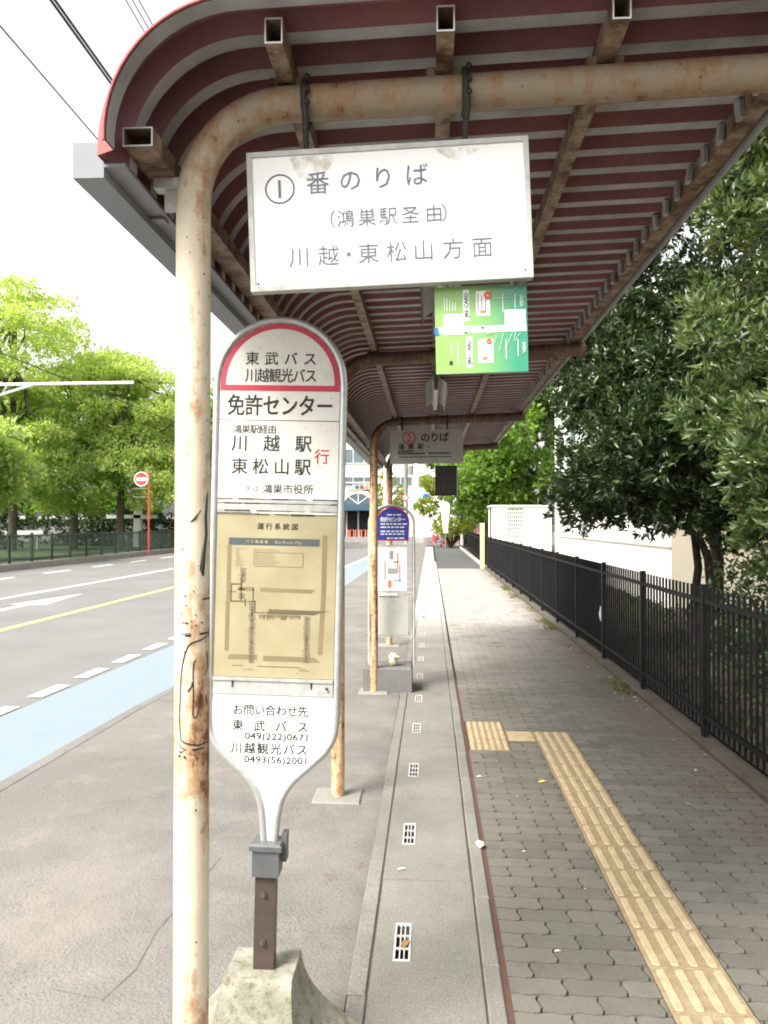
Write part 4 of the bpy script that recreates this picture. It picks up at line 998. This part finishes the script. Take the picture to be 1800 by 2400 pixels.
# near evergreen: right edge, its crown leans toward the pavement
tree('tall evergreen with long narrow sunlit leaves crowding the right edge', 'tree', (3.9, 8.2, .03), [(0, 0, 0), (.05, .05, .8), (-.05, .1, 1.6), (.1, .0, 2.6), (0, .1, 4)],
     [(3.35, 7.2, 3.0, .95, 1.0, 1.3), (3.55, 7.4, 4.5, 1.2, 1.3, 1.4), (4.3, 8.2, 4.2, 1.6, 1.6, 2.2), (3.5, 7.6, 5.6, 1.0, 1.2, 1.0), (3.4, 7.0, 2.0, .75, .7, .7)], 150, (.26, .48), 330, 10, .108, 'leaf_ev', 3, wide=.165, out=.7, r0=.13, spread=.62, back=.02)
tree('dark evergreen on a twisted twin trunk leaning over the black fence', 'tree', (3.4, 10.5, .03), [(0, 0, 0), (-.06, 0, .6), (.02, .02, 1.2), (-.05, .05, 1.9), (.1, .1, 2.8), (.1, .2, 4.2)],
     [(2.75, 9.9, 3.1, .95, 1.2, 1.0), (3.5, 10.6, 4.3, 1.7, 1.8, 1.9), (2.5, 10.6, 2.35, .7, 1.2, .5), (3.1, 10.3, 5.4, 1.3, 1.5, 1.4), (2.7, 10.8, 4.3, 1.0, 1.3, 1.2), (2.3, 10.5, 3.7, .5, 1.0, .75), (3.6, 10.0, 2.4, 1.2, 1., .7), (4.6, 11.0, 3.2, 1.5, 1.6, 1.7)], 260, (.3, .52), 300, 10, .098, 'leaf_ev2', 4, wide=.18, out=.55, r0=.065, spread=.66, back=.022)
rng = np.random.default_rng(8); m = MB()
tw = root('tree', 'second slim dark trunk behind the twisted evergreen', 'tree', (4.5, 13, .03))
m.tube([(4.5, 13, 0), (4.52, 13, 1.2), (4.45, 13.05, 2.2), (4.6, 13, 3.6)], [.11, .10, .09, .05], 9)
for q in range(5): limb(m, (4.5, 13, 2+.3*q), (4.5+rng.normal()*.9, 13+rng.normal()*.9, 3.6+rng.random()), .05, .015, rng)
obj('trunk', m, 'bark', tw, smooth=True)
bl = make_blobs([(4.8, 13, 4.2, 1.8, 1.6, 1.6), (6.2, 12, 3.4, 1.4, 1.5, 1.8), (7.2, 11, 2.8, 1.5, 1.6, 2.0)], 90, .35, .6, rng); ps, ds = blob_sprigs(bl, 120, rng); Pp, D = whorl(ps, ds, 8, rng, .8); leaf_mesh('crown', Pp, D, .11, 'leaf_ev2', tw, rng, .2)
m = MB(); m.tube([(3.34, 10.4, .5), (3.52, 10.36, .95), (3.50, 10.4, 1.35), (3.38, 10.5, 1.75)], [.05, .06, .055, .04], 8); tt = [o for o in bpy.data.objects if o.get('label', '').startswith('dark evergreen on a twisted')][0]; obj('twin_stem', m, 'bark', tt, smooth=True)
def shrub(label, c, r, n, size, mat, seed, name='shrub', nl=7, cat='shrub', stem=True, group=None, nb=16):
    rng = np.random.default_rng(seed); s = root(name, label, cat, (c[0], c[1], 0.03), group=group)
    bl = make_blobs([(c[0], c[1], c[2], *r)], nb, min(r)*.35, min(r)*.6, rng); ps, ds = blob_sprigs(bl, n, rng); P, D = whorl(ps, ds, nl, rng)
    m = MB()
    for q in bl[:6]: limb(m, (c[0], c[1], .0), q[:3], .03*max(r), .008*max(r), rng)
    obj('stems', m, 'bark', s); leaf_mesh('foliage', P, D, size, mat, s, rng, .25); return s
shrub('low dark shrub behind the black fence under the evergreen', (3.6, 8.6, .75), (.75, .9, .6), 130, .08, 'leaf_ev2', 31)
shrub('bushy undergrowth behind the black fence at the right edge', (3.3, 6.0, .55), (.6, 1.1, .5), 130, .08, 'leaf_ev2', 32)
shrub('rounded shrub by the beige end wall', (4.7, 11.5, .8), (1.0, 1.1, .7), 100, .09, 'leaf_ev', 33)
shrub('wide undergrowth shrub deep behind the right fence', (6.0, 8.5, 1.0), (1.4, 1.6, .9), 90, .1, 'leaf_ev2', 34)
# light green tree behind the white building end and over the driveway
tree('fresh green zelkova behind the lattice enclosure', 'tree', (5.4, 40, 0), [(0, 0, 0), (.1, 0, 2), (.2, 0, 4), (.4, 0, 6), (.3, 0, 8)],
     [(4.6, 38.5, 6.6, 3.0, 3.0, 3.4), (2.6, 40, 4.6, 1.7, 2.5, 2.0), (6.4, 39, 8.6, 3, 3, 3.0), (3.2, 40, 3.2, 1.6, 1.6, 1.0)], 210, (.5, .95), 62, 8, .26, 'leaf_zel', 12, 'bark_grey', .26, wide=.3, out=.2, flat=.55, back=.12)
tree('pale green tree rising between the roof edge and the evergreens', 'tree', (7.5, 44, 0), [(0, 0, 0), (0, 0, 3), (.2, 0, 6), (.2, 0, 9)],
     [(7.0, 43, 9.5, 3.2, 3, 3.6), (8.5, 44, 13, 3.2, 3, 3.4)], 120, (.6, 1.0), 50, 8, .28, 'leaf_left2', 13, 'bark_grey', .3, out=.2, flat=.55, back=.12)
tree('dark green tree low beside the hanging timetable panel', 'tree', (2.0+1.4, 48, 0), [(0, 0, 0), (0, 0, 2), (0, 0, 3.5), (.2, 0, 5)],
     [(3.2, 47, 4.6, 2.6, 2, 3.0)], 70, (.5, .9), 60, 8, .26, 'leaf_ev', 14, 'bark_grey', .22, out=.2, flat=.6, back=.12)
# far shrubs near the junction
shrub('yellow green bush at the far junction beside the timetable panel', (1.5, 60, 3.0), (1.9, 1.6, 2.8), 110, .26, 'leaf_shrub', 41, nl=7)
shrub('small yellow bush by the office block entrance', (-4.6, 92, 5.2), (1.9, 1.4, 2.4), 60, .3, 'leaf_shrub', 42, nl=7)
shrub('pink azalea bed at the far end of the driveway', (3.3, 67.5, .9), (2.0, .8, .8), 40, .24, 'pink', 43, name='azalea')
shrub('reddish azalea beside the blue green gate', (.8, 63.5, .6), (.7, .6, .55), 60, .2, 'pink', 44, name='azalea')
# park trees across the road
G = 'park trees across the road'
def ptree(label, base, h, env, seed, mat, nb=130, r0=.26, size=.25, lean=0, per=58):
    tree(label, 'tree', base, [(0, 0, 0), (.05, 0, h*.25), (lean*.5, 0, h*.45), (lean, 0, h*.65), (lean*1.2, .2, h*.85)], env, nb, (.55, 1.15), per, 8, size, mat, seed, 'bark_grey', r0, group=G, out=.15, flat=.30, back=.16, wide=.28, nlimb=26)
ptree('tall bright tree at the left edge reaching highest in the park', (-25, 47, .16), 17, [(-24.5, 46, 12.5, 4.2, 4, 3.6), (-25, 46, 7, 4.2, 4, 4), (-27, 44, 10, 3.5, 3.5, 4.5)], 51, 'leaf_left2', 170)
ptree('spreading zelkova whose dark trunk stands left of the red disc sign', (-22.8, 50.5, .16), 12, [(-22.5, 50.5, 8.9, 4.0, 3.5, 3.0), (-22.5, 50, 5.0, 3.6, 3, 2.6)], 52, 'leaf_left', 170)
ptree('spreading zelkova with trunk nearest the red disc sign', (-19.8, 50.5, .16), 12.5, [(-18.6, 50.5, 9.8, 3.4, 3.4, 2.7), (-18.2, 50, 5.2, 3.4, 2.8, 2.7), (-20.2, 50.5, 11.1, 2.2, 2.5, 1.8)], 53, 'leaf_left2', 170)
ptree('park tree standing behind the front pipe of the shelter', (-14.5, 56, .16), 13, [(-14.5, 55, 8.5, 4.2, 3, 3.6), (-14, 55, 4.8, 3.5, 3, 2.2)], 54, 'leaf_left', 110, size=.32)
ptree('low bright tree at the left frame edge before the park lawn', (-19.8, 35, .16), 6.5, [(-19.6, 34.5, 4.6, 1.7, 1.6, 1.9), (-20.6, 34.5, 3.2, 1.6, 1.5, 1.2)], 55, 'leaf_left', 90, .13, .26, per=70)
ptree('dark backing tree deep in the park', (-26, 62, .16), 12, [(-26, 62, 7, 8, 3, 5), (-33, 62, 7, 6, 3, 5)], 56, 'leaf_zel', 120, size=.5)
ptree('backing tree further along the park behind the zelkovas', (-17, 66, .16), 11, [(-17, 66, 6.5, 6.5, 3, 4.5)], 57, 'leaf_zel', 90, size=.5)
shrub('dark hedge shrub below the park trees', (-22, 57.5, 1.4), (8.5, 1.2, 1.4), 42, .3, 'leaf_ev2', 58, nb=110)
shrub('dark leafy hedge at the left edge behind the park fence', (-29, 50, 1.2), (4.0, 1.0, 1.3), 42, .28, 'leaf_ev2', 59, nb=60)
# park fence
PF = root('fence', 'dark green park fence along the far kerb across the road', 'fence', (-16.2, 20, .2))
xk = lambda y: -16.2
m = MB(); y = 18
while y < 80: m.box(-16.212, -16.188, y-.012, y+.012, .24, 1.36); y += .14
obj('bar', m, 'green_fence', PF, kind='stuff')
obj('rail', MB().box(-16.23, -16.17, 18, 80, 1.28, 1.33).box(-16.23, -16.17, 18, 80, .34, .39), 'green_fence', PF)
pm0 = MB().box(-.045, .045, -.045, .045, .22, 1.42)
for k in range(34): o = obj('post', pm0, 'green_fence', PF, local=True); o.location = (0, 18+1.75*k-20, -.2)
# things under the park trees
bw = root('park_building', 'low white building glimpsed under the park trees', 'building', (-30, 72, 0))
obj('wall', MB().box(-60, -16, 74, 80, 0, 2.2), 'pole_grey', bw); obj('roof', MB().box(-61, -15, 73.5, 80.5, 2.2, 2.5), 'frame_grey', bw)
for x in (-52, -46, -40, -34, -28, -22): obj('window', MB().box(x, x+3, 73.93, 73.99, .8, 1.8), 'glass', bw)
setp(obj('white_board', MB().box(-27.6, -24.6, 50, 50.08, 1.0, 1.35), 'white_paint', origin=(-26, 50, 1)), 'long low white board on the park lawn at the left edge', 'board')
for dx, lab in ((-27.2, ''), (-25.0, '')): obj('leg', MB().box(dx-.04, dx+.04, 50.02, 50.06, .16, 1.0), 'white_paint', bpy.data.objects['white_board'])
kb = root('park_kiosk', 'white post and lintel under the park trees', 'kiosk', (-18, 55, .16))
obj('pillar', MB().box(-20.6, -20.1, 55, 55.4, .16, 3.1), 'white_paint', kb); obj('lintel', MB().box(-22.5, -19.0, 55, 55.3, 2.15, 2.4), 'white_paint', kb)
# red disc stop sign across the road
D_ = root('disc_sign', 'red disc bus stop sign on a thin red pole across the road', 'bus stop sign', (-15.75, 44.4, 0))
obj('pole', MB().tube([(-15.75, 44.4, 0), (-15.75, 44.4, 4.75)], .045, 8), 'red_paint', D_)
dc = (-16.16, 44.36, 4.28)
m = MB(); m.prism([(dc[0]+.40*math.cos(R(a)), dc[2]+.40*math.sin(R(a))) for a in range(0, 360, 12)], 44.34, 44.38); dk = obj('disc', m, 'red_paint', D_)
m = MB(); m.tube([(dc[0]+.385*math.cos(R(a)), 44.335, dc[2]+.385*math.sin(R(a))) for a in range(0, 360, 12)], .03, 5, closed=True)
for q in range(4): rect(m, dc[0]-.27+.145*q, dc[0]-.15+.145*q, dc[2]-.10, dc[2]+.10, 44.335)
obj('white_print', m, 'white_paint', dk)
m = MB(); m.tube([(-16.65, 44.37, 3.75), (-15.75, 44.37, 3.75), (-15.75, 44.37, 3.27), (-16.65, 44.37, 3.27)], .02, 5, closed=True); obj('frame', m, 'pole_grey', D_)
# sign arm from the left
AR = root('street_pole', 'pale horizontal pole arm with a brace reaching in from the left edge', 'pole', (-17.4, 30, .2))
obj('pole', MB().tube([(-17.4, 30, .1), (-17.4, 30, 8.5)], .12, 10), 'pole_grey', AR, smooth=True)
obj('arm', MB().tube([(-17.4, 30, 7.12), (-11.25, 30, 7.15)], .06, 8), 'white_paint', AR, smooth=True); obj('brace', MB().tube([(-17.4, 30, 6.45), (-15.2, 30, 7.10)], .05, 8), 'white_paint', AR, smooth=True)
# overhead cables
def cable(label, x, z, r, k=1, gap=.07):
    m = MB()
    for i in range(k): m.tube([(x+gap*i, y, z-.35*math.sin(math.pi*min(1, max(0, (y+6)/86)))*.3+gap*i*.5) for y in np.linspace(-6, 79.8, 24)], r, 6)
    setp(obj('cable', m, 'wire', origin=(x, 30, z)), label, 'cable', 'overhead cables')
cable('thin overhead cable farthest left beside the roof corner', -5.39, 8.1, .011); cable('thick overhead cable bundle over the road edge', -4.88, 8.6, .02, 2, .04)
cable('three thin parallel overhead cables near the roof curve', -4.2, 9.1, .008, 3); cable('overhead cable running through the park trees', -15.6, 8.1, .02)
# ------------------------------------------------------------------ far street furniture
U = root('utility_pole', 'grey concrete utility pole with crossarms before the office block', 'utility pole', (-2.4, 80, 0))
obj('pole', MB().tube([(-2.4, 80, 0), (-2.4, 80, 13)], [.24, .17], 12), 'pole_grey', U, smooth=True)
obj('crossarm', MB().box(-3.5, -1.2, 79.9, 80.0, 8.1, 8.25).box(-3.3, -1.4, 79.9, 80.0, 9.4, 9.5), 'pole_grey', U)
obj('transformer', MB().tube([(-1.9, 79.8, 6.6), (-1.9, 79.8, 7.5)], .28, 12), 'pole_grey', U)
U2 = root('sign_post', 'pale steel post carrying a blue round sign at the junction', 'sign post', (-1.22, 75, 0))
obj('post', MB().tube([(-1.22, 75, 0), (-1.22, 75, 6.5)], .11, 10), 'white_paint', U2, smooth=True); obj('arm', MB().tube([(-1.22, 75, 4.15), (-.1, 75, 4.2)], .05, 6), 'white_paint', U2)
obj('foot', MB().bbox(-1.5, -.6, 74.6, 75.4, -.05, .55, .05), 'concrete_light', U2)
bd = obj('disc', MB().prism([(-.38+.34*math.cos(R(a)), 4.25+.34*math.sin(R(a))) for a in range(0, 360, 18)], 74.9, 74.94), 'bright_blue', U2)
m = MB(); m.poly([(-.52, 74.885, 4.1), (-.42, 74.885, 4.05), (-.25, 74.885, 4.32), (-.32, 74.885, 4.40)]); obj('arrow', m, 'white_paint', bd)
U3 = root('lamp_post', 'slim pale post standing between the two rusty pipes', 'post', (-5.0, 90, 0))
obj('post', MB().tube([(-5, 90, 0), (-5, 90, 12)], .16, 8), 'white_paint', U3, smooth=True)
def rsign(label, x, y, z, pz=0):
    s = root('round_sign', label, 'road sign', (x, y, 0), group='red road signs at the junction'); obj('pole', MB().tube([(x, y+.06, 0), (x, y+.06, z+.35)], .04, 6), 'white_paint', s)
    d = obj('disc', MB().prism([(x+.32*math.cos(R(a)), z+.32*math.sin(R(a))) for a in range(0, 360, 20)], y-.02, y+.02), 'red_paint', s)
    obj('plate', MB().prism([(x+.2*math.cos(R(a)), z+.2*math.sin(R(a))) for a in range(0, 360, 20)], y-.03, y-.021), 'white_paint', d)
rsign('red and white round road sign right of the utility pole foot', -2.15, 70, 4.05); rsign('red and white round road sign between the rusty pipes', -4.3, 84, 5.1)
TS = root('traffic_signal', 'horizontal three lamp traffic signal over the road end', 'traffic signal', (-5.6, 62, 0))
obj('pole', MB().tube([(-6.9, 62.2, 0), (-6.9, 62.2, 5.4)], .08, 8), 'white_paint', TS); obj('arm', MB().tube([(-6.9, 62.2, 4.95), (-4.6, 62.2, 4.95)], .05, 6), 'white_paint', TS)
obj('housing', MB().box(-5.85, -4.65, 61.95, 62.15, 4.4, 4.8), 'frame_grey', TS)
for i, mt in enumerate(('holder', 'holder', 'orange')):
    x = -5.62+.37*i; obj('lens', MB().prism([(x+.15*math.cos(R(a)), 4.6+.15*math.sin(R(a))) for a in range(0, 360, 24)], 61.92, 61.96), mt, TS)
bx_ = root('blue_notice', 'white notice board with blue marks past the bushes', 'sign', (2.0, 66, 0))
obj('board', MB().box(1.3, 2.3, 66, 66.05, 2.1, 4.0), 'white_paint', bx_); obj('mark', MB().box(1.5, 1.85, 65.97, 65.995, 3.2, 3.6).box(1.5, 1.85, 65.97, 65.995, 2.6, 3.0), 'bright_blue', bx_); obj('leg', MB().box(1.4, 1.46, 66.06, 66.1, 0, 4).box(2.14, 2.2, 66.06, 66.1, 0, 4), 'pole_grey', bx_)
gg = root('gate', 'blue green panel gate by the azaleas at the driveway end', 'gate', (1.2, 66.5, 0))
for i in range(6): obj('panel', MB().box(.55+.22*i, .73+.22*i, 66.3, 66.34, .15, 1.35), M.setdefault('teal', plain('teal_panel', (.16, .28, .30), .6)), gg)
obj('rail', MB().box(.5, 1.9, 66.36, 66.4, 1.2, 1.27).box(.5, 1.9, 66.36, 66.4, .25, .32), 'pole_grey', gg)
pw = root('banner_board', 'tilted cream signboard in front of the yellow green bush', 'sign', (1.0, 60, 0))
obj('board', MB().prism([(.72, 3.2), (1.45, 3.2), (1.25, 1.1), (.95, 1.1)], 58.0, 58.06), M.setdefault('cream', plain('cream_board', (.74, .68, .50), .6)), pw); obj('leg', MB().box(1.05, 1.13, 58.07, 58.11, 0, 1.4), 'pole_grey', pw)
wp = root('white_post', 'short white post at the driveway corner by the far fence', 'post', (2.62, 67, 0)); obj('post', MB().tube([(2.62, 67, 0), (2.62, 67, 1.1)], .09, 8), 'white_paint', wp); obj('cap', MB().sphere((2.62, 67, 1.12), .1), 'white_paint', wp)

# ------------------------------------------------------------------ litter, leaves, weeds
crumple('crumpled_paper', (.275, 4.50, .022), .026, 'paper', 'crumpled white paper scrap on the mossy kerb line', seed=2)
def leaf(x, y, z, s, mat, label, rz, group=None):
    m = MB(); pts = [(-1, 0, .0), (-.4, -.42, .10), (.3, -.36, .16), (1, 0, .08), (.3, .36, .22), (-.4, .42, .14)]
    c_, s_ = math.cos(rz), math.sin(rz)
    q = [((p[0]*c_-p[1]*s_)*s+x, (p[0]*s_+p[1]*c_)*s+y, p[2]*s+z) for p in pts]; mid = ((q[0][0]+q[3][0])/2, (q[0][1]+q[3][1])/2, z+.05*s)
    k = 0; m.v = q+[mid]; m.f = [(0, 1, 6), (1, 2, 6), (2, 3, 6), (3, 4, 6), (4, 5, 6), (5, 0, 6)]; m.mi = [0]*6
    return setp(obj('fallen_leaf', m, mat, origin=(x, y, z)), label, 'leaf', group)
leaf(.775, 5.66, .003, .035, 'yellow_leaf', 'bright yellow fallen leaf on the pavers left of the tactile strip', .4)
leaf(-.106, 3.45, .006, .036, 'brown_leaf', 'curled dry leaf caught in the nearest white drain grate', 1.2)
leaf(-.15, 4.19, .006, .022, 'paper', 'white scrap on the drain cover past the nearest grate', .2)
leaf(.33, 6.1, .003, .03, 'brown_leaf', 'dry brown leaf by the kerb before the ridged tiles', .9)
leaf(.345, 5.75, .003, .025, 'pale_leaf', 'pale leaf by the kerb line beyond the crumpled paper', .1)
rl_ = random.Random(9)
for k in range(34):
    y = rl_.uniform(4.2, 13); x = 2.13-abs(rl_.gauss(0, .16)); leaf(x, y, .004, rl_.uniform(.014, .03), rl_.choice(['pale_leaf', 'brown_leaf', 'brown_leaf', 'pale_leaf']), 'small dry leaf lying on the pavers along the fence foot', rl_.uniform(0, 6), 'dry leaves along the fence foot')
for k in range(16):
    leaf(rl_.uniform(.4, 2.0), rl_.uniform(3.4, 9), .004, rl_.uniform(.008, .018), rl_.choice(['pale_leaf', 'brown_leaf']), 'tiny dry leaf scattered on the open pavers', rl_.uniform(0, 6), 'tiny leaves scattered over the pavers')
rng = np.random.default_rng(77); n_ = 1500
yy = 8.5+19*rng.random(n_)**1.1; keep = (np.sin(yy*2.3)+np.sin(yy*.9+1)+rng.normal(size=n_)*.5) > .7; yy = yy[keep]
ps = np.stack([2.14-np.abs(rng.normal(size=len(yy)))*.085, yy, np.full(len(yy), .0)], 1); ds = np.stack([rng.normal(size=len(yy))*.7-.3, rng.normal(size=len(yy))*.7, np.full(len(yy), .8)], 1)
P, D = whorl(ps, ds, 4, rng, .5, .015); P[:, 2] = np.maximum(P[:, 2], .002)
o = leaf_mesh('weeds', P, D, .034, 'leaf_weed', None, rng, .25, kind='stuff'); setp(o, 'green weeds growing along the foot of the black fence', 'weeds')
n_ = 2600; ps = np.stack([2.45+rng.random(n_)*4, 3.5+rng.random(n_)*20, np.full(n_, .03)], 1); ds = np.stack([rng.normal(size=n_)*.7, rng.normal(size=n_)*.7, np.full(n_, .9)], 1)
P, D = whorl(ps, ds, 4, rng, .5, .03); P[:, 2] = np.maximum(P[:, 2], .032)
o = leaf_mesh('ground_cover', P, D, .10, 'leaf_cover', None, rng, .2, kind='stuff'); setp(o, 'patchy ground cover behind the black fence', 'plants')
# rusty stains on the bay surface near the channel
def stain(x, y, r, mat, seed):
    q = random.Random(seed); pts = []
    for a in range(0, 360, 15): s = q.uniform(.35, 1.0)*r; pts.append((x+s*.7*math.cos(R(a)), y+s*1.2*math.sin(R(a)), .0035))
    m = MB(); k = 0; m.v = pts+[(x, y, .0035)]; n = len(pts); m.f = [(i, (i+1) % n, n) for i in range(n)]; m.mi = [0]*n; obj('rust_stain', m, mat, kind='structure')
n = NT('rust_stain'); n.fin((.25, .12, .08), .95); n.put(n.b.inputs['Alpha'], n.ramp(n.noise(55, 5, .75), (.48, 0.), (.66, .75))); M['rust_stain'] = n.m
stain(-.50, 4.09, .085, 'rust_stain', 1); stain(-.36, 4.23, .06, 'rust_stain', 2); stain(-.45, 3.42, .03, 'rust_stain', 3)
# crack in the bay surface
m = MB(); cr = [(-1.46, 3.05), (-1.23, 2.99), (-1.18, 3.2), (-1.2, 3.5), (-1.16, 3.9), (-1.12, 4.3)]
for (a, b_), (c_, d) in zip(cr, cr[1:]): 
    dx, dy = c_-a, d-b_; L_ = math.hypot(dx, dy); nx, ny = -dy/L_*.0035, dx/L_*.0011
    m.poly([(a-nx, b_-ny, .0015), (c_-nx, d-ny, .0015), (c_+nx, d+ny, .0015), (a+nx, b_+ny, .0015)])
obj('pavement_crack', m, 'faint_crack', kind='structure')
